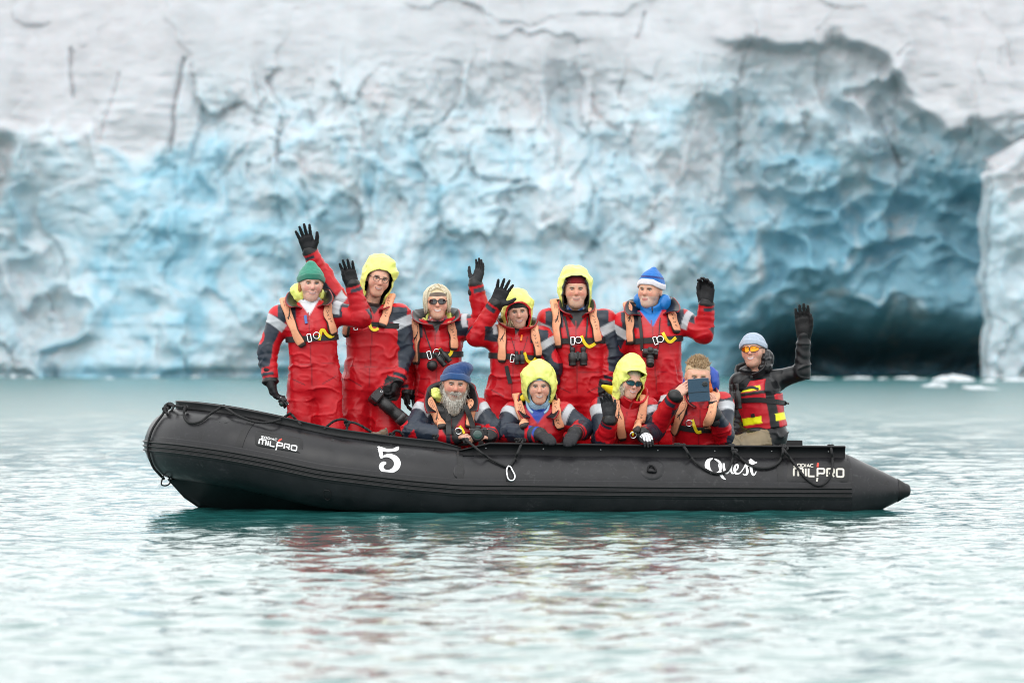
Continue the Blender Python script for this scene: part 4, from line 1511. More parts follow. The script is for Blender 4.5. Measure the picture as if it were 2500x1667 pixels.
# ------------------------------------------------------------------ hands
def make_hand(root, wrist, tip, palm=(0, -1, 0), thumb=1, curl=(10, 8, 8, 12), spread=5.0, scale=1.0, thumb_out=45, col=BLK, m=None, name='glove', thick=1.0, colf=None, cuff=True, mitten=False, thumb_curl=0):
    """wrist and fingertip points in the world; palm: direction the palm faces; thumb: +1 lies to the picture right of the fingers when seen palm on"""
    z = unit(np.asarray(tip) - np.asarray(wrist))
    y = -np.asarray(palm, float)
    y = unit(y - z * (y @ z))                      # back of the hand
    x = np.cross(y, z)
    B = np.stack([x, y, z], 1)
    g = 1.0 * thick
    pr = []
    kx = [-.033, -.011, .011, .032]
    kz = [.083, .092, .093, .087]
    for i in range(4):
        pr.append(cone((kx[i] * .7, 0, .0), (kx[i], 0, kz[i]), .019 * g, .0145 * g, .02))
    pr.append(cone((0, 0, -.01), (0, 0, .03), .029 * g, .030 * g, .02))
    ln = [(.028, .020, .018), (.034, .023, .020), (.036, .025, .021), (.033, .023, .020)]
    order = [0, 1, 2, 3] if thumb > 0 else [0, 1, 2, 3]
    for i in range(4):
        a = math.radians((i - 1.5) * spread * .75)
        p = A3(kx[i], 0, kz[i])
        ang = 0.0
        cu = curl[i] if np.ndim(curl[i]) else (curl[i], curl[i], curl[i] * .7)
        for j in range(3):
            ang += math.radians(cu[j])
            d = A3(math.sin(a) * math.cos(ang), -math.sin(ang), math.cos(a) * math.cos(ang))
            q = p + d * ln[i][j] * 1.05
            r0 = (.0108, .0098, .0090)[j] * g
            pr.append(cone(p, q, r0, (.0098, .0090, .0078)[j] * g, .005 if not mitten else .02))
            p = q
    to = math.radians(thumb_out)
    p0 = A3(.026, -.008, .018)
    p1 = p0 + A3(math.sin(to) * .042, -.010, math.cos(to) * .042)
    to2 = to - math.radians(18 + thumb_curl)
    p2 = p1 + A3(math.sin(to2) * .034, -.006, math.cos(to2) * .034)
    to3 = to2 - math.radians(10 + thumb_curl)
    p3 = p2 + A3(math.sin(to3) * .026, -.002, math.cos(to3) * .026)
    pr += [cone(p0, p1, .020 * g, .0145 * g, .018), cone(p1, p2, .0135 * g, .012 * g, .005), cone(p2, p3, .012 * g, .0095 * g, .004)]
    if cuff:
        pr += [cone((0, 0, -.055), (0, 0, -.005), .037 * g, .031 * g, .01)]
    V, Q = sdf_mesh(pr, 0.0036)
    C = np.tile(np.asarray(col), (len(V), 1)) if colf is None else colf(V)
    if thumb < 0:
        V = V * A3(-1, 1, 1)
        Q = Q[:, ::-1]
    L = np.linalg.norm(np.asarray(tip) - np.asarray(wrist))
    sc = scale * L / 0.175
    W = (V * sc) @ B.T + np.asarray(wrist)
    o = mesh_obj(name, W, Q, m or M_glove, root, col=C)
    return o

def glove_col(back, front=None, line=None):
    def f(V):
        C = np.tile(np.asarray(back), (len(V), 1))
        if front is not None:
            w = smooth(.002, -.004, V[:, 1])
            C = C * (1 - w[:, None]) + w[:, None] * np.asarray(front)
        band = smooth(.006, .003, np.abs(V[:, 2] + .012))
        return C * (1 - .5 * band[:, None])
    return f

def bob(root, F, n, cols, seed, rad=(.100, .112, .104), low=-.055, wid=.0034, face=.9):
    """straight hair falling from the crown, each lock lying on the head"""
    rng = np.random.RandomState(seed)
    V, Fc, C = [], [], []
    for i in range(n):
        a = rng.uniform(-math.pi, math.pi)            # 0 is the face
        fr = abs(a) < face
        if fr and rng.rand() < .90:
            continue
        b1 = math.radians(rng.uniform(30, 52)) if fr else math.radians(rng.uniform(85, 100))
        c = np.asarray(cols[rng.randint(len(cols))]) * (.75 + .45 * rng.rand())
        k = 1 + .10 * rng.rand()
        P = []
        a0 = a + rng.randn() * .1
        for t in np.linspace(0, 1, 6):
            b = math.radians(6) + (b1 - math.radians(6)) * t
            aa = a0 + (a - a0) * t
            P.append(A3(rad[0] * k * math.sin(b) * math.sin(aa), .016 - rad[1] * k * math.sin(b) * math.cos(aa), .038 + rad[2] * k * math.cos(b)))
        if not fr:
            d = P[-1].copy()
            end = low + rng.randn() * .012
            for t in (.35, .7, 1.0):
                P.append(A3(d[0] * (1 - .10 * t) + rng.randn() * .002, d[1] * (1 - .08 * t), d[2] + (end - d[2]) * t))
        P = np.array(P)
        w = wid * (.6 + .8 * rng.rand())
        v, f = ribbon(P, P - A3(0, .02, .02), w, w * .7, wfun=np.r_[np.full(len(P) - 2, w), w * .7, w * .2])
        o = len(V)
        V += v; Fc += [tuple(i_ + o for i_ in q) for q in f]; C += [c] * len(v)
    W = (np.array(V) * F['s']) @ F['R'].T + F['c']
    return mesh_obj('hair_strands', W, Fc, M_hair, root, col=np.array(C))

# ------------------------------------------------------------------ bodies
TORSO = [(-.16, .12, .11, 0), (-.06, .185, .145, 0), (.12, .20, .155, 0), (.32, .192, .152, 0), (.5, .198, .155, 0), (.7, .212, .158, -.005), (.82, .195, .132, 0), (.90, .145, .105, .01), (.95, .10, .085, .02), (.99, .06, .06, .025)]

class Person:
    pass

def person(label, S):
    p = Person()
    Y = S['Y']
    def J(q):
        return at(q[0], q[1], Y + (q[2] if len(q) > 2 else 0.0))
    p.J = J
    N, Pv = J(S['neck']), J(S['pelvis'])
    A, Bs = J(S['shA']), J(S['shB'])
    up = unit(N - Pv)
    right = Bs - A
    if 'turn' in S:
        a = math.radians(S['turn'])
        right = A3(math.cos(a), math.sin(a), right[2] / max(.1, abs(right[0])) * .5)
    right = unit(right - up * (right @ up))
    back = np.cross(up, right)
    p.R = np.stack([right, back, up], 1)
    p.N, p.P, p.A, p.B, p.up, p.right, p.back = N, Pv, A, Bs, up, right, back
    p.L = np.linalg.norm(N - Pv)
    bd = S.get('build', 1.0)
    tb = [(t, a * bd * S.get('wide', 1), b * bd, s) for t, a, b, s in TORSO]
    p.tb = tb
    tr = trunk(Pv, p.R, p.L, tb, .05)
    prims = [tr]
    ar = S.get('arm_r', 1.0)
    p.arms = []
    for sh, key in ((A, 'armA'), (Bs, 'armB')):
        e, w = J(S[key][0]), J(S[key][1])
        inner = N + (sh - N) * 0.25 - up * .045
        prims += [cone(inner, sh, .088 * ar, .090 * ar, .05), cone(sh, e, .091 * ar, .080 * ar, .04), cone(e, w, .079 * ar, .061 * ar, .025)]
        p.arms.append((sh, e, w))
    pose = S.get('pose', 'stand')
    fz = S.get('floor', 0.07)
    hips = [Pv - right * .095 * bd - up * .02, Pv + right * .095 * bd - up * .02]
    p.legs = []
    for i, h in enumerate(hips):
        sgn = -1 if i == 0 else 1
        if pose == 'stand':
            foot = A3(h[0] + sgn * .03 + S.get('foot_dx', 0), h[1] + .02 + S.get('foot_dy', 0), fz + .06)
            kn = (h + foot) / 2 + A3(sgn * .01, -.04, 0.02)
            toe = foot + A3(sgn * .03, -.15, -.025)
        elif pose == 'kneel':
            kn = A3(h[0] + sgn * .04, h[1] - .10, fz + .10)
            kn = h + unit(kn - h) * max(.2, np.linalg.norm(kn - h))
            foot = A3(h[0] + sgn * .06, h[1] + .34, fz + .075)
            toe = foot + A3(0, .14, -.03)
        else:
            kn = J(S['knees'][i]); foot = A3(kn[0] - .02, kn[1] - .05, fz + .08)
            toe = foot + A3(-.03, -.14, -.03)
        prims += [cone(h, kn, .126 * bd, .104 * bd, .05), cone(kn, foot, .102 * bd, .088 * bd, .03), cone(foot, toe, .058, .05, .03)]
        p.legs.append((h, kn, foot))
    # hem and knee bagginess
    p.prims = prims
    V, Q = sdf_mesh(prims, 0.0094)
    Nn = vnormals(V, Q)
    # folds
    seed = S['seed']
    q = (V - Pv) @ p.R
    amp = np.full(len(V), .0058)
    wq = V + .03 * np.stack([vnoise(V * 9, seed + 20), vnoise(V * 9 + 7, seed + 21), vnoise(V * 9 + 13, seed + 22)], 1)
    fold = 1.6 * (1 - np.abs(vnoise(wq * A3(5, 5, 11) + seed * 3.3, seed))) ** 8 + .55 * (1 - np.abs(vnoise(wq * A3(10, 10, 18) + 3, seed + 1))) ** 8 - .45 + .2 * vnoise(V * 26, seed + 4)
    waist = np.exp(-((q[:, 2] - .22 * p.L) / .10) ** 2)
    amp = amp * (.75 + 1.1 * waist)
    for sh, e, w in p.arms:
        dE = np.linalg.norm(V - e, axis=1)
        amp = amp + .007 * np.exp(-(dE / .11) ** 2)
        t, d, _ = seg(V, e, w)
        near = np.exp(-(d / .10) ** 4) * (t > .2)
        fold = fold + near * .4 * np.sin((t * 26) + 3 * vnoise(V * 9, seed + 9))
    for h, kn, foot in p.legs:
        amp = amp + .006 * np.exp(-(np.linalg.norm(V - kn, axis=1) / .14) ** 2) + .004 * np.exp(-(np.linalg.norm(V - h, axis=1) / .14) ** 2)
    V2 = V + Nn * (amp * fold)[:, None]
    C = S['colf'](p, V, q, S) if 'colf' in S else suit_color(p, V, q, S)
    base = A3(Pv[0], Pv[1], fz)
    root = empty('person', base)
    props(root, label, 'person', 'people aboard the inflatable boat')
    p.root = root
    p.suit = mesh_obj(S.get('suit_name', 'flotation_suit'), V2, Q, M_suit, root, col=C)
    # head
    s = S.get('s', 1.0)
    R = rot(*S['head'])
    eye = at(S['eye'][0], S['eye'][1], Y + (S['eye'][2] if len(S['eye']) > 2 else (S['neck'][2] if len(S['neck']) > 2 else 0) - .085))
    p.F = dict(S.get('face', {}), R=R, s=s, c=eye - R @ A3(0, -.085, .012) * s)
    make_head(root, p.F)
    p.fn = lambda X: sdf_points(prims, X)
    tr_l = [tr] + [c for c in prims[1:] if False]
    p.trunk_fn = lambda X: sdf_points(tr_l, X)
    return p

def suit_color(p, V, q, S):
    C = np.tile(np.asarray(RED), (len(V), 1))
    nz = vnoise(V * 14, 5)
    tt = q[:, 2] / p.L
    # navy yoke over the shoulders
    yk = smooth(.80, .825, tt + .012 * nz) * smooth(.105, .115, np.abs(q[:, 0]))
    def put(w, c):
        nonlocal C
        C = C * (1 - w[:, None]) + w[:, None] * np.asarray(c)
    arm_d = [np.minimum(seg(V, a[0], a[1])[1], seg(V, a[1], a[2])[1]) for a in p.arms]
    put(yk * (tt < 1.03) * (np.abs(q[:, 0]) < .25), NAVY)
    vc = S.get('vcol', BLK)
    put((q[:, 1] < .02) * smooth(.0, .012, (tt - S.get('vlow', .80)) * .42 - np.abs(q[:, 0] + .006)), vc)
    for k, (sh, e, w) in enumerate(p.arms):
        sgn = -1 if k == 0 else 1
        t1, d1, r1 = seg(V, sh, e)
        t2, d2, r2 = seg(V, e, w)
        out = p.right * sgn + p.up * .35 - p.back * .25
        def facing(r, axis, o):
            o2 = unit(o - unit(axis) * (o @ unit(axis)))
            return (r @ o2) / np.maximum(1e-6, np.linalg.norm(r, axis=1))
        f1 = facing(r1, e - sh, out)
        f2 = facing(r2, w - e, out)
        upper = (d1 < .118) * (d1 <= d2 + .005) * (t1 > -.05) * (np.abs(q[:, 0]) > .10)
        lower = (d2 < .096) * (d2 < d1 + .005) * (t2 > 0)
        onarm = upper * smooth(-.2, .05, t1)
        ra = ('A', 'B')[k] in S.get('raised', '')
        f1n = f1 - .25 * t1 if not ra else f1 - .55 - .25 * t1
        put(upper * smooth(-.38, -.30, f1n + .03 * nz) * smooth(.02, .06, t1), NAVY)
        put(upper * smooth(-.05, .0, f1 * 0 + t1) * smooth(.10, .14, t1 + .10 * f1) * smooth(.40, .36, t1 + .10 * f1) * smooth(-.52, -.44, f1), SILV)
        f2n = f2 - .9 * np.maximum(t2 - .25, 0) if not ra else f2 - .75 - 1.6 * t2
        el = lower * smooth(-.15, -.05, f2n + .04 * nz) * smooth(.66, .62, t2)
        put(el, NAVY)
        L = np.linalg.norm(w - e)
        put(lower * smooth(.80, .82, t2) * smooth(.93, .91, t2) * smooth(-.3, -.1, f2), DNAVY)
        put(lower * smooth(.965, .985, t2), BLK)
    # centre zip and pocket seams
    front = q[:, 1] < -.04
    put(front * smooth(.006, .003, np.abs(q[:, 0] + .012)) * (tt < .9) * (tt > -.02), (.25, .004, .01))
    put(front * smooth(.006, .003, np.abs(tt - .245)) * (np.abs(q[:, 0]) < .20), (.30, .005, .012))
    for sx in (-1, 1):
        put(front * smooth(.007, .003, np.abs(q[:, 2] - .02 - .5 * (np.abs(q[:, 0]) - .12)) ) * smooth(.055, .05, np.abs(q[:, 0] - sx * .12)), (.16, .004, .01))
    return C

def collar(p, h=.115, gap=34, flare=.065, lapel=.12, out=RED, inn=BLK, r0=1.0, drop=.0, name='collar', th=.014, frontrise=0.0, tab=True, fwd=0.0):
    nA, nJ = 56, 7
    V, C = [], []
    g = math.radians(gap)
    rows = []
    for i in range(nA):
        a = g + (2 * math.pi - 2 * g) * i / (nA - 1)          # 0 = front
        fr = max(0.0, math.cos(a)) ** 1.2
        prof = []
        for j in range(nJ):
            u = j / (nJ - 1)
            rr = 1 + 0.0 * u
            fl = flare * u ** 1.4 + lapel * fr * u ** 1.7
            z = (h * (1 - .18 * fr) + frontrise * fr) * (u - .55 * fr * u ** 2.4 * (lapel / .10))
            ax_, ay_ = (.102 + fl) * r0, (.092 + fl) * r0
            zz = z - .035 - drop + .018 * (1 - math.cos(a)) - .035 * fr
            wob = .006 * math.sin(3 * a + 7 * u) * u
            prof.append((math.sin(a) * (ax_ + wob), -math.cos(a) * (ay_ + wob) + .010 - fwd * fr, zz))
        rows.append(prof)
    rows = np.array(rows)
    # inner sheet offset towards the neck
    cen = A3(0, .01, 0)
    inner = rows.copy()
    d = rows - cen
    d[..., 2] = 0
    d /= np.maximum(1e-6, np.linalg.norm(d, axis=2))[..., None]
    inner = rows - d * th + A3(0, 0, th * .45)
    allr = np.concatenate([rows, inner[:, ::-1]], 1)
    n = 2 * nJ
    W = allr.reshape(-1, 3) @ p.R.T + p.N
    Cc = np.zeros((nA, n, 3))
    Cc[:, :nJ] = out; Cc[:, nJ:] = inn
    F = []
    for i in range(nA - 1):
        for k in range(n):
            kk = (k + 1) % n
            F.append((i * n + k, (i + 1) * n + k, (i + 1) * n + kk, i * n + kk))
    F.append(tuple(range(n))); F.append(tuple((nA - 1) * n + k for k in range(n))[::-1])
    o = mesh_obj(name, W, F, M_suit, p.root, col=Cc.reshape(-1, 3))
    return o

def scarf(p, col, r=.030, z=.01, rx=.072, ry=.070, name='neck_gaiter', n=3, pattern=None, tilt=0.0, m=None):
    V, F, C = [], [], []
    nA, nB = 44, 22
    off = p.F['c'] + p.F['R'] @ A3(0, .03, -.128) * p.F['s']
    for i in range(nA):
        a = 2 * math.pi * i / nA
        for j in range(nB):
            b = 2 * math.pi * j / nB
            rr = r * (1 + .13 * math.sin(3 * b + 2 * a) + .1 * math.sin(5 * a + b))
            x = (rx + rr * .6 * math.cos(b)) * math.sin(a)
            y = -(ry + rr * .6 * math.cos(b)) * math.cos(a)
            V.append(off + p.R @ A3(x, y + .004, z + rr * 1.25 * math.sin(b) - tilt * math.cos(a)))
    for i in range(nA):
        for j in range(nB):
            k, q = (i + 1) % nA, (j + 1) % nB
            F.append((i * nB + j, k * nB + j, k * nB + q, i * nB + q))
    V = np.array(V)
    C = np.tile(np.asarray(col), (len(V), 1))
    if pattern is not None:
        for s_, c in pattern:
            w = smooth(.15, .3, vnoise(V * 55, s_))
            C = C * (1 - w[:, None]) + w[:, None] * np.asarray(c)
    return mesh_obj(name, V, F, m or M_fleece, p.root, col=C)

def project(p, pts, off=0.0, fn=None):
    pts = np.asarray(pts, float)
    o = A3(0, 0, CAM_H)
    d = np.array([unit(at(a[0], a[1], 30.0) - o) for a in pts])
    f = fn or p.fn
    return raymarch(lambda X: f(X) - off, o + d * (p.P[1] - .75), d, steps=70, far=1.6)

def grad(p, W, fn=None):
    f = fn or p.fn
    e = .012
    G = np.stack([f(W + A3(*(e * (np.arange(3) == i)))) - f(W - A3(*(e * (np.arange(3) == i)))) for i in range(3)], 1)
    return G / np.maximum(1e-6, np.linalg.norm(G, axis=1))[:, None]

def life_vest(p, left, right, belt_y, buckle=None, ring=None, strap=None, w=.073, th=.040, col=ORG, belt=True, marks=True, S=None):
    """left, right: pixel paths of the two chest lobes, from the shoulder down; one inflatable collar joins them behind the neck"""
    mid = p.N + p.back * .125 + p.up * .03
    lobes = []
    for side, path in ((-1, left), (1, right)):
        W = project(p, spline(np.array(path, float), 26), 0.002)
        W = relax_line(W, 4)
        top = W[0]
        over = [mid + p.right * side * .06, p.N + p.right * side * .115 + p.back * .07 + p.up * .012]
        over[1][2] = max(over[1][2], top[2] - .01)
        pts = np.vstack([spline(np.array([mid, over[0], over[1], top + p.back * .035 + p.up * .004, W[2]]), 24)[:-1], W[3:]])
        lobes.append((side, pts, W))
    V, F, C = [], [], []
    nP = 18
    ends = []
    for side, pts, W in lobes:
        P = spline(pts, 60)
        T = np.gradient(P, axis=0); T /= np.linalg.norm(T, axis=1)[:, None]
        G = grad(p, P)
        for _ in range(4):
            G[1:-1] = G[1:-1] * .4 + .3 * (G[:-2] + G[2:])
        b = len(V)
        for i in range(60):
            n = unit(G[i] - T[i] * (G[i] @ T[i]))
            s_ = np.cross(T[i], n)
            if s_ @ p.right * side > 0:
                s_ = -s_                              # towards the breastbone
            f = 1.0 if i < 57 else (.97, .9, .72)[i - 57]
            for k in range(nP):
                a = 2 * math.pi * k / nP
                cx = np.sign(math.cos(a)) * abs(math.cos(a)) ** .55 * w / 2 * (.92 + .08 * math.sin(i * .5))
                cy = np.sign(math.sin(a)) * abs(math.sin(a)) ** .6 * th / 2
                V.append(P[i] + s_ * cx * f + n * (cy * f + th * .40))
                dark = (math.cos(a) > .80) or (i >= 57)
                C.append((.022, .014, .011) if dark else col)
        for i in range(59):
            for k in range(nP):
                q = (k + 1) % nP
                F.append((b + i * nP + k, b + i * nP + q, b + (i + 1) * nP + q, b + (i + 1) * nP + k))
        F.append(tuple(b + 59 * nP + k for k in range(nP)))
        ends.append((P, G, T, side))
    vest = mesh_obj('life_vest', V, F, M_vest, p.root, col=np.array(C))
    if marks:
        lobe_marks(p, vest, ends, th)
    # belt right round the chest
    if belt:
        bt = at(1250, belt_y, p.P[1])[2]
        t0 = (bt - p.P[2]) / max(.2, p.up[2])
        cen = p.P + p.up * t0
        D = []
        for i in range(56):
            a = 2 * math.pi * i / 56
            D.append(-(p.right * math.sin(a) - p.back * math.cos(a)))
        D = np.array(D)
        W = raymarch(p.trunk_fn, cen - D * .42, D, steps=50, far=.5)
        W = W + grad(p, W, p.trunk_fn) * .007
        V, F = [], []
        up = p.up
        for i in range(56):
            n = -D[i]
            for du, dn in ((-.023, 0), (.023, 0), (.021, .005), (-.021, .005)):
                V.append(W[i] + up * du + n * dn)
        for i in range(56):
            j = (i + 1) % 56
            for k in range(4):
                q = (k + 1) % 4
                F.append((i * 4 + k, j * 4 + k, j * 4 + q, i * 4 + q))
        mesh_obj('belt', V, F, M_web, vest, smooth_=False)
    if buckle is not None:
        W = project(p, [(buckle[0], buckle[1])], .022)[0]
        a = math.radians(buckle[2] if len(buckle) > 2 else 10)
        ux, uz = p.right * math.cos(a) + p.up * math.sin(a), -p.right * math.sin(a) + p.up * math.cos(a)
        k = [W + ux * sx * .014 + uz * sz * .030 for sx, sz in ((-1, -1), (1, -1), (1, 1), (-1, 1))]
        mb = MB(); mb.tube(resample(np.array(k + [k[0]]), 40)[:-1], .0048, 6, closed=True)
        mb.build('buckle', M_chrome, vest, True)
    if ring is not None:
        W = project(p, [(ring[0], ring[1])], .024)[0]
        mb = MB(); mb.tube([W + (p.right * math.cos(t) + p.up * math.sin(t)) * .025 for t in np.linspace(0, 2 * math.pi, 30, endpoint=False)], .0042, 6, closed=True)
        mb.build('harness_ring', M_chrome, vest, True)
    if strap is not None:
        Q = spline(np.array(strap, float), 26)
        W = project(p, Q, .016)
        V, F = ribbon(W, grad(p, W), .0125, .005)
        mesh_obj('yellow_strap', V, F, M_yweb, vest, smooth_=False)
    p.vest = vest
    return vest

def lobe_marks(p, vest, ends, th):
    """printed marks: a column of block letters on one lobe, box print and a leaping fish shape on the other"""
    for P, G, T, side in ends:
        mb = MB()
        def quad(i, a0, b0, a1, b1, wd):
            # stroke in lobe space: a along (metres from station i), b across
            L = []
            for t in np.linspace(0, 1, 5):
                a = a0 + (a1 - a0) * t; b = b0 + (b1 - b0) * t
                f = i + a / np.linalg.norm(P[i + 1] - P[i])
                f = min(max(f, 1), 57.9)
                j = int(f); u = f - j
                c = P[j] * (1 - u) + P[j + 1] * u
                n = unit(G[j] - T[j] * (G[j] @ T[j]))
                s_ = np.cross(T[j], n)
                if s_ @ p.right < 0: s_ = -s_
                L.append((c + s_ * b + n * (th * .905), n))
            V, F = ribbon([l[0] for l in L], np.array([l[1] for l in L]), wd, .0006)
            mb.add(V, F)
        i0 = 26
        if side > 0:
            for r in range(8):
                a = r * .027
                if r % 4 == 0:
                    quad(i0, a, -.010, a + .016, .0, .0014); quad(i0, a + .016, .0, a, .010, .0014)
                elif r % 4 == 1:
                    quad(i0, a, -.008, a, .008, .0014); quad(i0, a + .012, -.008, a, .008, .0014)
                elif r % 4 == 2:
                    quad(i0, a, -.008, a + .014, -.008, .0014); quad(i0, a, .008, a + .014, .008, .0014); quad(i0, a + .007, -.008, a + .007, .008, .0014)
                else:
                    quad(i0, a, -.008, a + .014, .008, .0014); quad(i0, a, .008, a + .005, -.008, .0014)
        else:
            for r in range(5):
                quad(i0, r * .012, -.014, r * .012, .014, .0009)
            quad(i0, 0, -.014, .06, -.014, .0009); quad(i0, 0, .014, .06, .014, .0009); quad(i0, 0, 0, .06, .002, .0009)
            pts = [(.06, .018), (.085, .017), (.11, .008), (.135, -.002), (.155, -.012)]
            for (a, b), (c, d), w_ in zip(pts[:-1], pts[1:], (.0015, .003, .005, .004)):
                quad(i0, a, b, c, d, w_)
            quad(i0, .12, 0, .165, .014, .0022); quad(i0, .13, -.004, .14, -.020, .002)
        props(mb.build('print', M_ink, vest), kind='stuff')

def strap_on(p, pts, m, w=.010, off=.012, name='strap', parent=None, th=.004):
    W = project(p, spline(np.array(pts, float), 30), off)
    W = relax_line(W, 3)
    V, F = ribbon(W, grad(p, W), w, th)
    return mesh_obj(name, V, F, m, parent or p.root, smooth_=False)

def thing(name, label, cat, loc, group=None):
    return props(empty(name, loc), label, cat, group)

# ------------------------------------------------------------------ the people, one by one
GLOVE = glove_col((.007, .007, .008), (.011, .011, .013))
GREY_GLOVE = glove_col((.012, .013, .015), (.018, .019, .022))

# 1 - green hat
p1 = person('person in green knitted hat and red suit, waving, nearest the bow', dict(
    seed=1, raised='B', Y=36.85, neck=(757, 742), pelvis=(768, 936), shA=(684, 774), shB=(815, 764), armA=((655, 852, -.02), (660, 926, -.08)), armB=((883, 776, -.14), (861, 696, -.18)),
    vcol=(.6, .61, .64), vlow=.84, floor=.17, eye=(763, 692), head=(10, 6, 2), s=1.05, build=.97,
    face=dict(skin=(.62, .36, .28), rosy=1.0, wide=1.08, smile=.7, open=.003, brow=(.30, .17, .09), lip=(.55, .22, .20), scalp=(.32, .13, .04), iris=(.10, .12, .12))))
p = p1
beanie(p.root, p.F, srgb(62, 140, 118), low=.040, tilt=6, nub=True, cuffc=srgb(45, 118, 98))
scarf(p, srgb(30, 95, 165), r=.026, z=.006, rx=.062, ry=.062)
scarf(p, (.62, .63, .66), r=.046, z=-.045, rx=.080, ry=.078, name='white_fleece_collar')
collar(p, h=.115, gap=30, flare=.065, lapel=.13)
head_shell(p.root, p.F, 'hood', [ell((-.085, .055, -.085), (.062, .075, .085), None, .02), ell((.085, .06, -.10), (.04, .06, .06), None, .02), ell((0, .10, -.11), (.10, .05, .07), None, .03)], YEL, M_hood, .006, crumple=.009, freq=22, seed=11, rl=1)
for hs_ in ([ell((-.082, .012, -.030), (.012, .030, .055), None, .01), ell((-.080, .02, -.075), (.012, .03, .045), None, .02)], [ell((.080, .025, -.03), (.008, .03, .045), None, .01)]):
    head_shell(p.root, p.F, 'hair', hs_, (.40, .17, .05), M_hair, .005, crumple=.004, freq=60, seed=3)
life_vest(p, [(693, 738), (703, 765), (716, 792), (728, 822), (742, 846)], [(802, 752), (801, 770), (806, 795), (812, 818)], 826, (755, 825, 8), (773, 819), [(779, 830), (784, 808), (790, 806), (797, 816), (806, 822), (815, 818)])
make_hand(p.root, p.arms[0][2] + A3(0, -.005, 0), at(676, 992, 36.74), palm=(.8, -.3, 0), thumb=1, curl=(28, 30, 30, 28), spread=2, colf=GLOVE, thumb_out=20)
make_hand(p.root, p.arms[1][2], at(842, 634, 36.62), palm=(.15, -1, 0), thumb=-1, curl=(6, 5, 5, 8), spread=7, colf=GLOVE, thumb_out=20)
pk = [(745, 770), (748, 790)]
W = project(p, pk, .01)
V, F = ribbon(resample(W, 4), grad(p, resample(W, 4)), .011, .006); mesh_obj('blue_tag', V, F, mat('blue_tag', srgb(70, 100, 160), .6), p.root, smooth_=False)

# 2 - glasses and yellow hood
p2 = person('person in yellow hood and round spectacles, arm raised high, holding a long lens', dict(
    seed=2, raised='A', Y=37.12, neck=(917, 752), pelvis=(906, 942), shA=(838, 752), shB=(973, 770), armA=((788, 676, .0), (757, 615, -.06)), armB=((988, 862, .0), (968, 930, -.10)),
    vlow=.9, floor=.17, eye=(929, 681), head=(14, 4, 13), s=1.08, build=1.08,
    face=dict(skin=(.60, .33, .235), wide=1.0, smile=.55, open=.002, brow=(.28, .22, .17), scalp=(.20, .16, .13), hairline=.02, rosy=.7, iris=(.06, .05, .04), lip=(.45, .18, .15))))
p = p2
hood_up(p.root, p.F, 21, open_w=.094, open_h=.088, oz=-.010, top=.012, drop=.13, lean=.004)
goggles(p.root, p.F, None, M_blackp, 'round', w=.0225, hh=.0205)
collar(p, h=.10, gap=14, flare=.035, lapel=.05)
life_vest(p, [(862, 752), (855, 775), (850, 800), (848, 822)], [(957, 728), (948, 752), (940, 775), (931, 800)], 794, (868, 796, 6), (886, 790), [(901, 783), (905, 800), (914, 806), (924, 802)])
make_hand(p.root, p.arms[0][2], at(737, 553, 37.0), palm=(.1, -1, 0), thumb=1, curl=(5, 5, 5, 6), spread=9, colf=GLOVE, thumb_out=42, scale=1.05)
make_hand(p.root, p.arms[1][2], at(957, 990, 36.96), palm=(-.8, .2, 0), thumb=1, curl=(40, 42, 42, 40), spread=1, colf=GLOVE, thumb_out=30)
strap_on(p, [(905, 755), (900, 765), (893, 778)], mat('orange_tag', (.8, .22, .02), .6), .006, .014, 'orange_tab')

# 3 - blonde hair and headband
p3 = person('person in brown knitted headband and dark sunglasses, one arm raised', dict(
    seed=3, raised='B', Y=37.32, neck=(1066, 790), pelvis=(1072, 966), shA=(1014, 808), shB=(1131, 798), armA=((986, 888, .05), (990, 956, .0)), armB=((1180, 792, -.06), (1161, 694, -.10)),
    vlow=.85, floor=.07, eye=(1068, 736), head=(2, -3, -1), s=1.03, build=.95,
    face=dict(skin=(.62, .35, .25), smile=.95, open=.005, teeth=(.78, .75, .70), brow=(.3, .2, .12), scalp=(.60, .50, .33), eyes=False, rosy=.9, lip=(.50, .17, .15))))
p = p3
goggles(p.root, p.F, M_dglass, M_blackp, 'sun', w=.029, hh=.0185)
def band_ex(D, ax):
    x, y, z = ax[0][:, None, None], ax[1][None, :, None], ax[2][None, None, :]
    return np.maximum(np.maximum(D, -(D + .010)), np.abs(z - .062 + .25 * (y + .09)) - .026).astype(np.float32)
head_shell(p.root, p.F, 'headband', [ell((0, .010, .036), (.083, .104, .102), None, .02)], srgb(112, 98, 88), M_knit, .005, extra=band_ex)
BL = [(.66, .58, .42), (.74, .68, .55), (.54, .45, .30)]
head_shell(p.root, p.F, 'hair', [ell((0, .025, .070), (.094, .104, .078), None, .03), ell((-.086, .012, .015), (.022, .055, .075), None, .03), ell((.086, .012, .010), (.022, .055, .078), None, .03), ell((0, .085, 0), (.085, .045, .095), None, .03), ell((0, -.10, .070), (.070, .075, .060), None, .012, True)], BL[0], M_hair, .005, crumple=.006, freq=45, seed=5)
bob(p.root, p.F, 620, BL, 33)
scarf(p, (.42, .12, .12), r=.030, z=.0, rx=.066, ry=.066, pattern=[(3, (.6, .6, .62)), (5, (.05, .06, .10)), (8, (.5, .1, .1))])
collar(p, h=.12, gap=8, flare=.075, lapel=.075, inn=(.012, .012, .014), r0=1.06)
head_shell(p.root, p.F, 'hood', [ell((.085, .075, -.115), (.05, .05, .05), None, .02), ell((0, .115, -.115), (.10, .045, .06), None, .03), ell((-.10, .07, -.15), (.045, .05, .045), None, .02)], YEL, M_hood, .006, crumple=.009, freq=24, seed=12, rl=1)
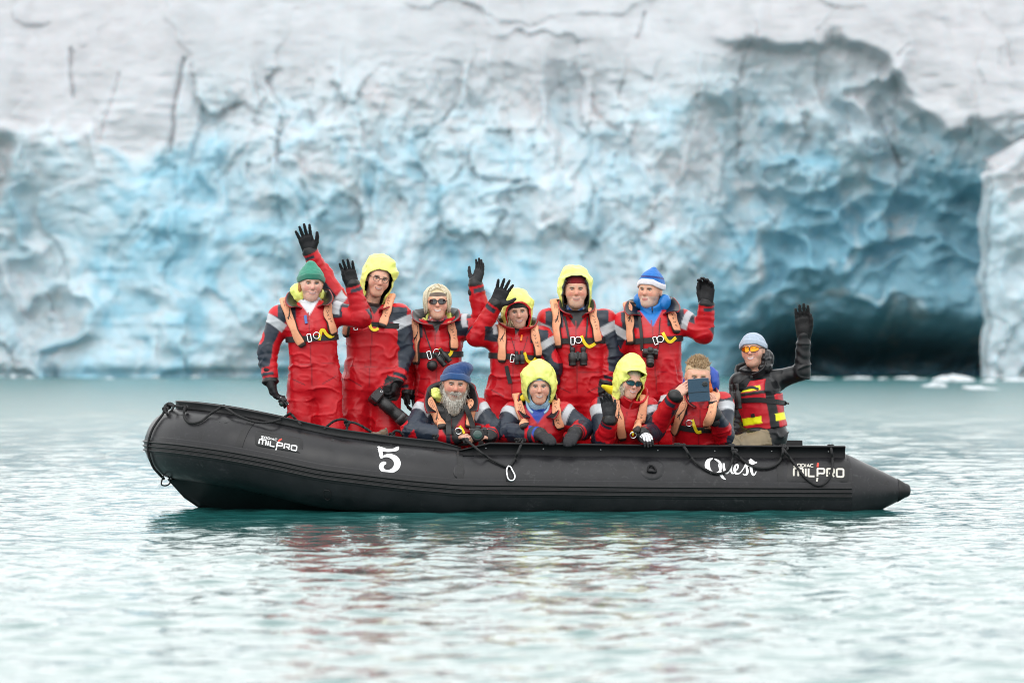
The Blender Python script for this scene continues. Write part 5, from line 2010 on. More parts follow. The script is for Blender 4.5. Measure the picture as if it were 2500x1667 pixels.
life_vest(p, [(1013, 792), (1016, 815), (1018, 845), (1019, 872), (1020, 890)], [(1102, 795), (1104, 815), (1106, 838), (1105, 855)], 866, (1048, 867, 14), (1066, 860), [(1073, 850), (1082, 866), (1090, 871), (1100, 864), (1104, 854)])
make_hand(p.root, p.arms[1][2], at(1179, 634, 37.22), palm=(-.75, -.65, 0), thumb=-1, curl=(10, 10, 10, 12), spread=2, colf=GREY_GLOVE, thumb_out=48)
make_hand(p.root, p.arms[0][2], at(993, 1010, 37.3), palm=(.8, 0, 0), thumb=1, curl=(20, 22, 22, 22), colf=GLOVE)
strap_on(p, [(1035, 800), (1044, 830), (1054, 858)], M_web, .004, .012, 'binocular_strap')

# 4 - yellow hood with red rim
p4 = person('person in crinkled yellow hood with red rim over a black cap, glove raised beside it', dict(
    seed=4, raised='A', Y=37.26, neck=(1262, 806), pelvis=(1252, 968), shA=(1206, 822), shB=(1322, 828), armA=((1163, 822, -.10), (1211, 742, -.18)), armB=((1345, 893, .0), (1338, 962, .0)),
    vlow=.92, floor=.07, eye=(1266, 762), head=(6, 6, -5), s=1.0, build=.98,
    face=dict(skin=(.52, .29, .21), smile=.8, open=.003, brow=(.2, .13, .08), scalp=(.45, .33, .19), rosy=.6, iris=(.08, .10, .10), lip=(.42, .16, .15))))
p = p4
beanie(p.root, p.F, (.010, .010, .011), low=.036, tilt=4, cuff=False, thick=.004)
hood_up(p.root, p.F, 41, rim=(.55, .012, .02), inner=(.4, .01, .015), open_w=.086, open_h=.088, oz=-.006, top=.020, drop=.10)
collar(p, h=.095, gap=6, flare=.055, lapel=.03, r0=1.06, inn=(.02, .008, .01), drop=-.015)
tufts(p.root, p.F, 'hair', 90, lambda r: A3(-.070 + r.randn() * .006, -.035 + r.randn() * .012, -.02 + r.uniform(-.03, .02)), lambda r, q: A3(r.randn() * .15 - .1, -.35 + r.randn() * .2, -1), lambda r: r.uniform(.07, .13), .0034, [(.42, .31, .18), (.55, .43, .28), (.30, .21, .12)], 44, droop=.2)
life_vest(p, [(1224, 800), (1226, 822), (1228, 850), (1227, 885)], [(1305, 806), (1308, 825), (1310, 850), (1309, 872)], 871, (1251, 875, -6), None, [(1280, 860), (1286, 878), (1294, 884), (1302, 882), (1308, 874)])
make_hand(p.root, p.arms[0][2], at(1238, 684, 37.02), palm=(-.1, -1, 0), thumb=1, curl=(8, 8, 8, 10), spread=11, colf=GREY_GLOVE, thumb_out=58, scale=1.05)
make_hand(p.root, p.arms[1][2], at(1334, 1012, 37.25), palm=(-.8, 0, 0), thumb=1, curl=(20, 22, 22, 22), colf=GLOVE)
strap_on(p, [(1236, 893), (1240, 912), (1246, 936)], M_web, .016, .010, 'hanging_strap')
strap_on(p, [(1274, 818), (1272, 832)], mat('orange_light', (.85, .2, .02), .4), .007, .016, 'orange_light')

# 5 - beard, dark lined hood
p5 = person('standing person in yellow hood with dark lining, large binoculars on the chest', dict(
    seed=5, Y=37.42, neck=(1409, 764), pelvis=(1412, 956), shA=(1340, 782), shB=(1478, 784), armA=((1328, 872, .05), (1335, 950, .0)), armB=((1496, 868, .0), (1482, 934, -.05)),
    vlow=.78, floor=.07, eye=(1407, 706), head=(2, 2, 0), s=1.10, build=1.08,
    face=dict(skin=(.56, .29, .20), wide=1.1, smile=.6, open=.003, teeth=(.35, .28, .22), brow=(.45, .36, .28), rosy=1.0, stubble=(.60, .46, .40), stubble_w=.45, scalp=(.22, .01, .015), iris=(.09, .10, .11))))
p = p5
beanie(p.root, p.F, (.22, .008, .014), low=.050, tilt=2, cuff=False, thick=.002)
hood_up(p.root, p.F, 51, inner=(.010, .010, .011), rim=(.020, .020, .022), open_w=.086, open_h=.116, oz=-.020, top=.008, drop=.16, lean=-.006, peak=.002)
scarf(p, srgb(30, 80, 150), r=.026, z=-.004, rx=.066, ry=.066, pattern=[(4, (.4, .45, .5))])
collar(p, h=.115, gap=18, flare=.04, lapel=.075, inn=(.03, .03, .033))
life_vest(p, [(1352, 742), (1358, 775), (1362, 810), (1366, 850)], [(1446, 764), (1450, 790), (1454, 815), (1458, 838)], 832, (1398, 832, 0), (1412, 830), [(1419, 820), (1428, 838), (1438, 846), (1448, 842), (1456, 836)])
make_hand(p.root, p.arms[1][2], at(1478, 985, 37.35), palm=(-.8, 0, 0), thumb=1, curl=(20, 22, 22, 22), colf=GLOVE)
make_hand(p.root, p.arms[0][2], at(1334, 1000, 37.4), palm=(.8, 0, 0), thumb=1, curl=(20, 22, 22, 22), colf=GLOVE)
strap_on(p, [(1378, 772), (1384, 800), (1390, 830), (1396, 850)], M_web, .009, .014, 'binocular_strap')
strap_on(p, [(1434, 775), (1433, 800), (1430, 830), (1426, 850)], M_web, .006, .014, 'binocular_strap')

# 6 - striped blue hat
p6 = person('person in blue and white striped pointed hat looking left, camera on the chest', dict(
    seed=6, raised='B', Y=37.42, neck=(1592, 762), pelvis=(1606, 956), shA=(1523, 790), shB=(1666, 786), armA=((1503, 866, .05), (1508, 946, .02)), armB=((1718, 812, -.06), (1724, 742, -.12)),
    vcol=srgb(20, 110, 185), vlow=.80, floor=.07, eye=(1577, 707), head=(-26, 3, 4), s=1.05, build=1.06,
    face=dict(skin=(.56, .30, .21), wide=1.08, smile=.25, open=.0015, brow=(.42, .34, .27), rosy=.8, stubble=(.62, .54, .49), stubble_w=.62, scalp=(.6, .58, .55), iris=(.07, .07, .08))))
p = p6
beanie(p.root, p.F, srgb(30, 110, 190), low=.046, tilt=7, point=.030, height=.012, cuffc=(.72, .70, .76), stripe=[(.096, .112, srgb(35, 50, 120))])
BLUE = srgb(20, 110, 185)
collar(p, h=.155, gap=3, flare=.006, lapel=.0, out=BLUE, inn=BLUE, r0=.90, drop=-.01, name='blue_jacket_collar', frontrise=-.03)
head_shell(p.root, p.F, 'blue_hood', [ell((-.10, .03, -.085), (.045, .06, .065), None, .03), ell((.10, .045, -.085), (.045, .06, .065), None, .03), ell((0, .12, -.10), (.11, .05, .08), None, .04)], BLUE, M_hood, .006, crumple=.006, freq=18, seed=61, rl=1)
collar(p, h=.115, gap=40, flare=.075, lapel=.15, r0=1.08)
life_vest(p, [(1532, 748), (1536, 780), (1541, 810), (1545, 840)], [(1640, 772), (1645, 790), (1650, 815)], 830, (1600, 832, 14), (1612, 828), [(1618, 812), (1628, 830), (1638, 834), (1650, 824)])
def fist(V): return GLOVE(V)
make_hand(p.root, p.arms[1][2], at(1730, 676, 37.28), palm=(-.55, -.8, 0), thumb=-1, curl=((18, 30, 30), (20, 32, 30), (20, 32, 30), (22, 34, 30)), spread=4, colf=GLOVE, thumb_out=25, scale=1.12)
make_hand(p.root, p.arms[0][2], at(1510, 1000, 37.4), palm=(.8, 0, 0), thumb=1, curl=(20, 22, 22, 22), colf=GLOVE)
strap_on(p, [(1559, 762), (1562, 785), (1566, 820), (1567, 856)], M_web, .013, .014, 'camera_strap')
strap_on(p, [(1612, 776), (1610, 800), (1608, 830), (1606, 856)], M_web, .004, .014, 'camera_strap')

# 7 - long grey beard, kneeling
p7 = person('kneeling person in navy knitted hat, both hands on a camera on the tube', dict(
    seed=7, Y=36.62, neck=(1104, 996, -.06), pelvis=(1110, 1136, .12), shA=(1038, 1003, -.03), shB=(1164, 1000, -.03), armA=((1006, 1052, -.20), (1116, 1066, -.30)), armB=((1206, 1052, -.12), (1194, 1066, -.28)),
    pose='kneel', vlow=.70, floor=.06, eye=(1113, 939, -.20), head=(4, 8, 4), s=1.12, build=1.0,
    face=dict(skin=(.54, .27, .19), smile=.4, open=.002, teeth=(.30, .08, .07), brow=(.25, .20, .16), rosy=1.1, scalp=(.36, .33, .29), iris=(.05, .04, .035), stubble=(.40, .36, .31), stubble_w=.9)))
p = p7
NV = srgb(42, 78, 128)
beanie(p.root, p.F, srgb(28, 60, 110), low=.046, tilt=5, cuffc=NV, flop=((.055, .02, .115), (.062, .07, .045)))
GB = [(.46, .43, .38), (.56, .53, .48), (.33, .29, .25), (.26, .22, .19)]
head_shell(p.root, p.F, 'beard', [ell((0, -.062, -.105), (.058, .035, .050), None, .03), ell((0, -.062, -.155), (.046, .030, .055), None, .03), ell((-.060, -.020, -.055), (.020, .035, .050), None, .02), ell((.060, -.020, -.055), (.020, .035, .050), None, .02), ell((0, -.100, -.060), (.017, .02, .010), None, .006, True)], GB[0], M_hair, .005, crumple=.006, freq=55, seed=6)
def beard_root(r):
    t = r.uniform(-1, 1)
    return A3(t * .066, -.085 + .075 * t * t, -.045 - .075 * (1 - t * t) * r.rand() - .01 * r.rand())
tufts(p.root, p.F, 'beard_strands', 900, beard_root, lambda r, q: A3(q[0] * 3.5 + r.randn() * .16, -.22 + r.randn() * .15, -.9 + abs(q[0]) * 2), lambda r: r.uniform(.04, .095), .0017, GB, 71, droop=.30)
tufts(p.root, p.F, 'moustache', 90, lambda r: A3(r.uniform(-.028, .028), -.108 + r.rand() * .004, -.040 + r.randn() * .003), lambda r, q: A3(q[0] * 38 + r.randn() * .2, -.25, -.55), lambda r: r.uniform(.018, .034), .0018, GB, 72, droop=.1)
props(tufts(p.root, p.F, 'side_hair', 90, lambda r: A3((-1 if r.rand() < .6 else 1) * (.078 + r.rand() * .006), r.uniform(-.02, .03), r.uniform(-.05, .02)), lambda r, q: A3(q[0] * 5, r.randn() * .3, -.9 + r.randn() * .3), lambda r: r.uniform(.025, .05), .002, GB, 73), kind='stuff')
collar(p, h=.16, gap=46, flare=.07, lapel=.11, r0=1.14, inn=(.010, .009, .011))
head_shell(p.root, p.F, 'hood', [ell((-.125, .055, -.085), (.040, .05, .040), None, .02), ell((-.105, .09, -.115), (.055, .05, .055), None, .02)], YEL, M_hood, .006, crumple=.011, freq=28, seed=17, rl=1)
life_vest(p, [(1046, 980), (1056, 1000), (1068, 1020), (1080, 1048)], [(1152, 990), (1150, 1010), (1146, 1030), (1142, 1046)], 1062, None, (1119, 1052), [(1122, 1040), (1128, 1048), (1133, 1058)], marks=True)
SK = (.58, .32, .235)
make_hand(p.root, p.arms[0][2], at(1146, 1064, 36.24), palm=(0, .35, -1), thumb=1, curl=(30, 32, 34, 30), spread=2, col=SK, m=M_skin, name='hand', cuff=False, thumb_out=30, scale=1.25)
make_hand(p.root, p.arms[1][2] + A3(0, 0, -.01), at(1178, 1060, 36.26), palm=(-.3, .5, -.6), thumb=-1, curl=(30, 32, 34, 30), spread=2, col=SK, m=M_skin, name='hand', cuff=False, thumb_out=30, scale=1.3)
strap_on(p, [(1092, 985), (1094, 1020), (1096, 1060)], M_web, .022, .030, 'camera_strap')
strap_on(p, [(1136, 990), (1148, 1020), (1156, 1046)], M_web, .020, .048, 'camera_strap')

# 8 - kneeling, yellow hood, pale blue inner hood, mittens
p8 = person('kneeling person in yellow hood and pale blue inner collar, dark mittens over the rail', dict(
    seed=8, Y=36.68, neck=(1314, 1000, -.06), pelvis=(1314, 1140, .12), shA=(1253, 1012, -.03), shB=(1374, 1010, -.03), armA=((1230, 1056, -.18), (1318, 1062, -.46)), armB=((1424, 1046, -.08), (1404, 1058, -.44)),
    pose='kneel', vcol=srgb(20, 60, 150), vlow=.84, floor=.06, eye=(1317, 944, -.20), head=(1, 6, 0), s=1.05, build=.97,
    face=dict(skin=(.56, .31, .22), wide=1.0, smile=.7, open=.0035, teeth=(.66, .62, .54), brow=(.3, .24, .18), rosy=.7, scalp=(.5, .45, .38), iris=(.07, .07, .07), lip=(.45, .19, .16))))
p = p8
PALE = srgb(150, 185, 210)
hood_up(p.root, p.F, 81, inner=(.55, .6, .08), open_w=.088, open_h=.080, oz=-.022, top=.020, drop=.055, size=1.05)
head_shell(p.root, p.F, 'inner_hood', [ell((0, .016, .036), (.090, .106, .100), None, .02), cone((0, .02, -.03), (0, .03, -.11), .086, .084, .04)], PALE, M_fleece, .0055, extra=lambda D, ax: np.maximum(np.maximum(D, -(D + .008)), -(np.where(ax[1][None, :, None] < .0, (((np.abs(ax[0][:, None, None]) / .066) ** 2.4 + (np.abs(ax[2][None, None, :] + .035) / .088) ** 2.4) ** (1 / 2.4) - 1) * .066, 1))).astype(np.float32))
collar(p, h=.10, gap=26, flare=.004, lapel=.02, out=PALE, inn=PALE, r0=.88, name='inner_collar', drop=.005)
scarf(p, srgb(20, 60, 150), r=.034, z=-.03, rx=.052, ry=.060)
collar(p, h=.115, gap=30, flare=.04, lapel=.09, r0=1.08)
life_vest(p, [(1262, 975), (1266, 995), (1274, 1020), (1281, 1046)], [(1358, 990), (1360, 1010), (1363, 1030), (1366, 1048)], 1075, None, None, None)
DK = glove_col((.016, .016, .019), (.016, .016, .019))
make_hand(p.root, p.arms[0][2], at(1366, 1080, 35.96), palm=(0, .4, -1), thumb=1, curl=(14, 14, 14, 14), spread=0, colf=DK, thick=1.25, mitten=True, thumb_out=20, scale=.62)
make_hand(p.root, p.arms[1][2], at(1377, 1088, 35.96), palm=(0, .4, -1), thumb=-1, curl=(16, 16, 16, 16), spread=0, colf=DK, thick=1.25, mitten=True, thumb_out=20, scale=.62)
head_shell(p.root, p.F, 'vest_tube', [cone((-.15, .03, -.10), (-.09, .06, -.075), .018, .03, .02)], GOLD, M_vest, .005)

# 9 - kneeling, wraparound sunglasses
p9 = person('kneeling person in smooth yellow hood and mirrored sunglasses, hand up beside the face', dict(
    seed=9, raised='A', Y=36.74, neck=(1538, 978, -.08), pelvis=(1488, 1126, .12), shA=(1470, 998, -.05), shB=(1580, 998, -.03), armA=((1474, 1080, -.22), (1488, 1026, -.34)), armB=((1596, 1052, -.10), (1570, 1060, -.46)),
    pose='kneel', vcol=RED, floor=.06, eye=(1548, 934, -.22), head=(20, 10, 8), s=1.0, build=.98,
    face=dict(skin=(.60, .34, .25), smile=.8, open=.003, teeth=(.72, .7, .66), brow=(.3, .2, .1), scalp=(.6, .52, .38), eyes=False, rosy=.7, lip=(.5, .18, .16))))
p = p9
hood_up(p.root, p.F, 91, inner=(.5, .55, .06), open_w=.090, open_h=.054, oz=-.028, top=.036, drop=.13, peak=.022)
goggles(p.root, p.F, M_tglass, M_blackp, 'wrap', w=.031, hh=.0175)
tufts(p.root, p.F, 'hair', 110, lambda r: A3(-.066 + r.randn() * .008, -.04 + r.randn() * .012, r.uniform(-.04, .03)), lambda r, q: A3(-.05 + r.randn() * .12, -.12, -1), lambda r: r.uniform(.06, .11), .003, [(.62, .55, .42), (.72, .66, .54), (.5, .42, .3)], 94, droop=.1)
collar(p, h=.12, gap=4, flare=.02, lapel=.02, r0=1.0, frontrise=.03, inn=RED)
life_vest(p, [(1500, 968), (1506, 1000), (1514, 1030), (1520, 1072)], [(1572, 980), (1568, 1010), (1562, 1035), (1556, 1058)], 1076, None, (1546, 1062), [(1543, 1052), (1547, 1062)])
WG = glove_col((.02, .02, .023), (.026, .026, .029))
def white_trim(V):
    C = WG(V)
    w = smooth(.034, .040, V[:, 0]) * (V[:, 2] < .085) * (V[:, 1] > -.006)
    return C * (1 - w[:, None]) + w[:, None] * A3(.7, .7, .72)
make_hand(p.root, at(1487, 1016, 36.39), at(1479, 956, 36.36), palm=(-.25, -1, 0), thumb=1, curl=(16, 16, 16, 18), spread=4, colf=white_trim, thumb_out=34, scale=1.0, thick=1.0)
def white_back(V):
    C = np.tile(A3(.015, .015, .016), (len(V), 1))
    fx = np.abs(((V[:, 0] + .044) / .0218) % 1 - .5)
    w = smooth(-.002, .004, V[:, 1] + .35 * np.maximum(V[:, 2] - .1, 0)) * (V[:, 2] > .045) * smooth(.46, .36, fx)
    return C * (1 - w[:, None]) + w[:, None] * A3(.72, .72, .74)
make_hand(p.root, at(1572, 1060, 36.26), at(1598, 1088, 36.02), palm=(-.2, .8, -.5), thumb=-1, curl=((26, 22, 15), (24, 22, 15), (24, 22, 15), (26, 22, 15)), spread=3, colf=white_back, thumb_out=22, scale=.62, thick=1.1)
head_shell(p.root, p.F, 'vest_tube', [cone((-.19, .06, -.075), (-.11, .08, -.10), .014, .035, .02)], GOLD, M_vest, .005)

# 10 - taking a picture with a phone
p10 = person('kneeling bareheaded person in red suit holding a dark blue phone case before the face', dict(
    seed=10, raised='AB', Y=36.80, neck=(1712, 972, -.08), pelvis=(1700, 1130, .12), shA=(1640, 985, -.04), shB=(1762, 988, -.02), armA=((1604, 1038, -.20), (1648, 968, -.40)), armB=((1768, 1062, -.16), (1744, 1012, -.38)),
    pose='kneel', vcol=(.2, .004, .01), vlow=.9, floor=.06, eye=(1706, 922, -.19), head=(3, 10, 3), s=1.12, build=1.04,
    face=dict(skin=(.60, .33, .235), smile=.2, open=.001, brow=(.45, .32, .2), rosy=.8, scalp=(.46, .33, .21), hairline=-.004, iris=(.07, .08, .09))))
p = p10
FH = [(.50, .36, .22), (.60, .46, .31), (.38, .26, .15)]
def cap_ex(D, ax):
    x, y, z = ax[0][:, None, None], ax[1][None, :, None], ax[2][None, None, :]
    return np.maximum(D, np.where(y < -.03, .082, np.where(y < .03, .082 - (y + .03) * 1.6, -.02)) - z - .35 * np.abs(x)).astype(np.float32)
head_shell(p.root, p.F, 'hair', [ell((0, .016, .042), (.086, .101, .094), None, .02)], FH[0], M_hair, .005, crumple=.002, freq=90, seed=104, extra=cap_ex)
tufts(p.root, p.F, 'hair_tufts', 1000, lambda r: (lambda a, b: A3(.080 * math.sin(a) * math.sin(b), .014 - .098 * math.cos(a) * math.sin(b), .040 + .091 * math.cos(b)))(r.uniform(0, 6.28), r.uniform(0, 1.2)), lambda r, q: A3(q[0] * 5 + r.randn() * .18, (q[1] - .012) * 4 - .45 + r.randn() * .18, .9 + r.randn() * .18), lambda r: r.uniform(.022, .040), .0026, FH, 101)
BH = srgb(25, 70, 165)
head_shell(p.root, p.F, 'blue_hood', [ell((.092, .085, -.045), (.072, .075, .11), None, .03), ell((0, .12, -.09), (.10, .05, .07), None, .04), ell((-.075, .06, -.07), (.02, .05, .05), None, .02), ell((.062, .02, -.05), (.035, .05, .065), None, .015, True)], BH, M_hood, .006, crumple=.006, freq=18, seed=102, rl=1)
head_shell(p.root, p.F, 'orange_hood_lining', [ell((.090, .040, -.070), (.034, .035, .065), None, .02)], (.70, .16, .03), M_hood, .006, crumple=.004, freq=20, seed=103)
collar(p, h=.075, gap=20, flare=.03, lapel=.06)
life_vest(p, [(1672, 985), (1664, 1010), (1656, 1035), (1648, 1058)], [(1742, 1000), (1733, 1025), (1722, 1050)], 1028, None, (1682, 1033), [(1690, 1024), (1695, 1040), (1702, 1054), (1712, 1054)])
def half_glove(V):
    C = np.tile(A3(.013, .013, .014), (len(V), 1))
    w = np.maximum(smooth(.100, .104, V[:, 2]), smooth(.052, .056, V[:, 0]))
    return C * (1 - w[:, None]) + w[:, None] * np.asarray(SK)
make_hand(p.root, p.arms[0][2], at(1688, 932, 36.42), palm=(.5, .75, -.2), thumb=1, curl=((12, 30, 30), (10, 24, 25), (6, 10, 10), (4, 6, 6)), spread=5, col=SK, m=M_skin, name='hand', cuff=False, thumb_out=30, scale=1.0)
make_hand(p.root, p.arms[1][2], at(1738, 955, 36.42), palm=(-.7, .6, 0), thumb=-1, curl=((14, 26, 20), (12, 24, 20), (12, 22, 20), (10, 20, 18)), spread=6, colf=half_glove, thumb_out=35, scale=1.0)

# 11 - the skipper
KHAKI = srgb(125, 112, 88)
JK = (.005, .0055, .007)
def skipper_color(p, V, q, S):
    C = np.tile(np.asarray(JK), (len(V), 1))
    leg = np.zeros(len(V))
    for h, kn, ft in p.legs:
        t, d, _ = seg(V, h, kn); t2, d2, _ = seg(V, kn, ft)
        leg = np.maximum(leg, np.maximum((t > .28) * (d < .14), (d2 < .13) * (t2 > -.2)))
    leg = leg * (q[:, 2] < .05)
    C = C * (1 - leg[:, None]) + leg[:, None] * np.asarray(KHAKI)
    return C
p11 = person('skipper in black jacket and red vest with yellow bands, orange sunglasses, waving at the stern', dict(
    seed=11, Y=37.42, neck=(1838, 910), pelvis=(1862, 1064), shA=(1806, 934, -.06), shB=(1893, 928, .05), armA=((1798, 1004, -.02), (1788, 1060, -.15)), armB=((1958, 908, -.03), (1963, 818, -.06)),
    turn=-24, pose='sit', knees=((1768, 1092, -.42), (1790, 1096, -.30)), floor=.06, eye=(1832, 852), head=(-16, -3, -4), s=1.05, build=.92, arm_r=.86, colf=skipper_color, suit_name='black_jacket',
    face=dict(skin=(.60, .33, .24), smile=.85, open=.004, teeth=(.80, .78, .74), brow=(.2, .13, .08), rosy=.9, scalp=(.15, .09, .05), eyes=False, stubble=(.25, .16, .11), stubble_w=.25, lip=(.5, .2, .18))))
p = p11
beanie(p.root, p.F, srgb(165, 180, 198), low=.044, tilt=6, cuffc=srgb(172, 187, 205))
goggles(p.root, p.F, M_oglass, M_blackp, 'wrap', w=.033, hh=.021)
def puff(V):
    return np.tile(A3(.016, .016, .018), (len(V), 1))
head_shell(p.root, p.F, 'padded_hood', [ell((.085, .065, -.065), (.050, .075, .075), None, .02), ell((0, .12, -.08), (.10, .06, .085), None, .04), ell((.07, .03, -.13), (.06, .06, .04), None, .02), ell((-.06, .0, -.145), (.05, .07, .035), None, .02)], puff, M_hood, .006, crumple=.010, freq=24, seed=111, rl=1)
collar(p, h=.095, gap=16, flare=.03, lapel=.05, out=(.016, .016, .018), inn=(.012, .012, .013), r0=1.0)
def skipper_vest():
    tb = [(t, a + .020, b + .026, s) for t, a, b, s in p.tb]
    tr = trunk(p.P, p.R, p.L, tb, .05)
    def ex(D, ax):
        x, y, z = ax[0][:, None, None] - p.P[0], ax[1][None, :, None] - p.P[1], ax[2][None, None, :] - p.P[2]
        w = (x * p.R[0, 2] + y * p.R[1, 2] + z * p.R[2, 2]) / p.L
        u = x * p.R[0, 0] + y * p.R[1, 0] + z * p.R[2, 0]
        D = np.maximum(D, (w - .88) * p.L); D = np.maximum(D, (.10 - w) * p.L)
        D = np.maximum(D, np.minimum((w - .62) * p.L * .8, np.abs(u) - .125))
        return D.astype(np.float32)
    V, Q = sdf_mesh([tr], .008, ex)
    q = (V - p.P) @ p.R
    t = q[:, 2] / p.L
    C = np.tile(A3(.46, .012, .022), (len(V), 1))
    def put(w, c):
        nonlocal C
        C = C * (1 - w[:, None]) + w[:, None] * np.asarray(c)
    side = smooth(.128, .134, q[:, 0]) * (q[:, 1] > -.15)
    put(side * smooth(.190, .184, q[:, 0] + .0 * t), JK)
    fr = q[:, 1] < -.03
    put(fr * smooth(.205, .215, t) * smooth(.325, .315, t) * (q[:, 0] < .075) * (q[:, 0] > -.09), (.78, .80, .01))
    put(fr * smooth(.725, .735, t) * smooth(.80, .79, t) * (q[:, 0] < .10), (.78, .80, .01))
    put(fr * smooth(.66, .67, t) * smooth(.72, .71, t), (.02, .02, .02))
    put((q[:, 0] > .17) * smooth(.20, .22, t) * smooth(.33, .31, t), (.78, .80, .01))
    Nn = vnormals(V, Q)
    V = V + Nn * (.006 * (.4 - np.abs(vnoise(V * 16, 7))))[:, None]
    v = mesh_obj('buoyancy_vest', V, Q, M_suit, p.root, col=C)
    fn = lambda X: sdf_points([tr], X)
    for (pts, w_) in (([(1810, 978), (1850, 976), (1890, 980), (1918, 984), (1926, 986)], .020), ([(1815, 950), (1835, 945), (1852, 950)], .010)):
        W = project(p, spline(np.array(pts, float), 24), .004, fn)
        V_, F_ = ribbon(W, grad(p, W, fn), w_, .006)
        mesh_obj('belt', V_, F_, M_web, v, smooth_=False)
    W = project(p, [(1838, 1014)], .004, fn)[0]
    MB().box(W, (.016, .003, .014), p.R).build('badge', M_blackp, v)
    return v
skipper_vest()
make_hand(p.root, p.arms[1][2], at(1957, 744, 37.32), palm=(-.05, -1, 0), thumb=1, curl=(3, 3, 3, 4), spread=2, colf=glove_col((.008, .008, .009), (.010, .010, .011)), thumb_out=24, scale=1.0)
make_hand(p.root, p.arms[0][2], at(1780, 1096, 37.1), palm=(.6, .3, 0), thumb=1, curl=(25, 28, 28, 25), colf=GLOVE)

# ------------------------------------------------------------------ things carried
K1, K2, K3, KG = (.012, .012, .013), (.022, .022, .024), (.045, .046, .048), (.10, .10, .11)

def frame_from(down, front):
    d = unit(down); f = np.asarray(front, float)
    f = unit(f - d * (f @ d))
    s_ = np.cross(f, d)
    return d, f, s_

def binoculars(label, c, down, front, L=.13, r=.024, gap=.036, col=K2):
    """objective ends point along down"""
    d, f, s_ = frame_from(down, front)
    root = thing('binoculars', label, 'binoculars', c)
    for k in (-1, 1):
        a = c + s_ * k * gap - d * L * .5
        MB().lathe(a, d, [(0, r * .62), (.006, r * .70), (L * .20, r * .70), (L * .24, r * .60), (L * .30, r * .66), (L * .38, r * 1.06), (L * .74, r * 1.08), (L * .77, r * .96), (L * .96, r * 1.0), (L, r * .98), (L * .985, r * .8)], 20, K1).build('barrel', M_gear, root, True, True)
        MB().lathe(c + s_ * k * gap + d * L * .49, d, [(0, r * .78), (.001, r * .78)], 18).build('objective_lens', M_lens, root, True)
        MB().box(c + s_ * k * gap * .86 - d * L * .02, (r * 1.02, r * .72, L * .18), np.stack([s_, f, -d], 1), .3, col).build('prism_housing', M_gear, root, False, True)
    MB().lathe(c - d * L * .26, d, [(0, r * .35), (.004, r * .42), (L * .46, r * .42), (L * .5, r * .35)], 14, K1).box(c - d * L * .06 + f * .002, (gap * .8, r * .35, L * .10), np.stack([s_, f, -d], 1), .3, K1).build('hinge', M_gear, root, False, True)
    return root

def camera_thing(label, c, lens_dir, up, body=(.068, .028, .045), LL=.10, lr=.034, screen=False, hood=False, lens_off=(0, 0)):
    """lens_dir: where the lens points; up: top of the body"""
    f = unit(lens_dir); u = np.asarray(up, float); u = unit(u - f * (u @ f)); s_ = np.cross(f, u)
    R = np.stack([s_, f, u], 1)
    root = thing('camera', label, 'camera', c)
    bx, by, bz = body
    b = MB().box(c, (bx, by, bz), R, .35, K2)
    b.box(c - s_ * bx * .78 + f * by * .6, (bx * .24, by * .9, bz * .98), R, .4, K1)
    b.box(c + u * (bz + .010), (bx * .34, by * .85, .013), R, .6, K2)
    b.box(c + u * (bz + .003) - s_ * bx * .68, (bx * .22, by * .55, .006), R, .4, K3)
    b.build('camera_body', M_gear, root, False, True)
    a = c + f * by + s_ * lens_off[0] + u * lens_off[1]
    prof = [(0, lr * .92), (LL * .10, lr * .92), (LL * .11, lr * 1.0), (LL * .34, lr * 1.02), (LL * .36, lr * .95), (LL * .44, lr * .95), (LL * .46, lr * 1.03), (LL * .80, lr * 1.05), (LL * .82, lr), (LL * .98, lr * (1.25 if hood else 1.05)), (LL, lr * (1.25 if hood else 1.03)), (LL * .97, lr * .85)]
    ln = MB().lathe(a, f, prof, 26, K1).build('lens_barrel', M_gear, root, True, True)
    MB().lathe(a + f * LL * .955, f, [(0, lr * .86), (.002, lr * .80), (.004, lr * .5)], 24).build('front_glass', M_lens, ln, True)
    MB().lathe(a + f * LL * .56, f, [(0, lr * 1.04), (.0, lr * 1.055), (LL * .12, lr * 1.055), (LL * .12, lr * 1.04)], 26, K3).build('zoom_ring', M_gear, ln, True, True)
    if screen:
        MB().box(c - f * (by + .002), (bx * .52, .002, bz * .58), R, .3, (.06, .065, .07)).build('screen', M_gear, root, False, True)
        for k in range(4):
            MB().lathe(c - f * by + s_ * bx * .75 + u * (bz * (.6 - .4 * k)), -f, [(0, .005), (.003, .005), (.004, .003)], 10, KG).build('button', M_gear, root, True, True)
    for k in (-1, 1):
        MB().tube([c + s_ * k * bx + u * (bz * .8 + .008 * math.sin(t)) + f * .008 * math.cos(t) for t in np.linspace(0, 6.28, 12, endpoint=False)], .0018, 5, closed=True).build('strap_lug', M_chrome, root, True)
    return root

def chest(p, px, py, off):
    return project(p, [(px, py)], off)[0]

# telephoto camera hanging from the hand of the one with spectacles
cc = at(918, 968, 36.93)
camera_thing('large black camera with long telephoto lens pointing down at the red trousers', cc, A3(.72, .10, -.62), A3(.55, .25, .75), (.072, .034, .052), .36, .050, True, True)
# camera resting on the tube
camera_thing('black camera lying on the tube below the navy hat, lens towards us', at(1168, 1058, 36.31), A3(.06, -1, -.02), A3(0, 0, 1), (.066, .028, .040), .085, .042, False, True, (.012, -.004))
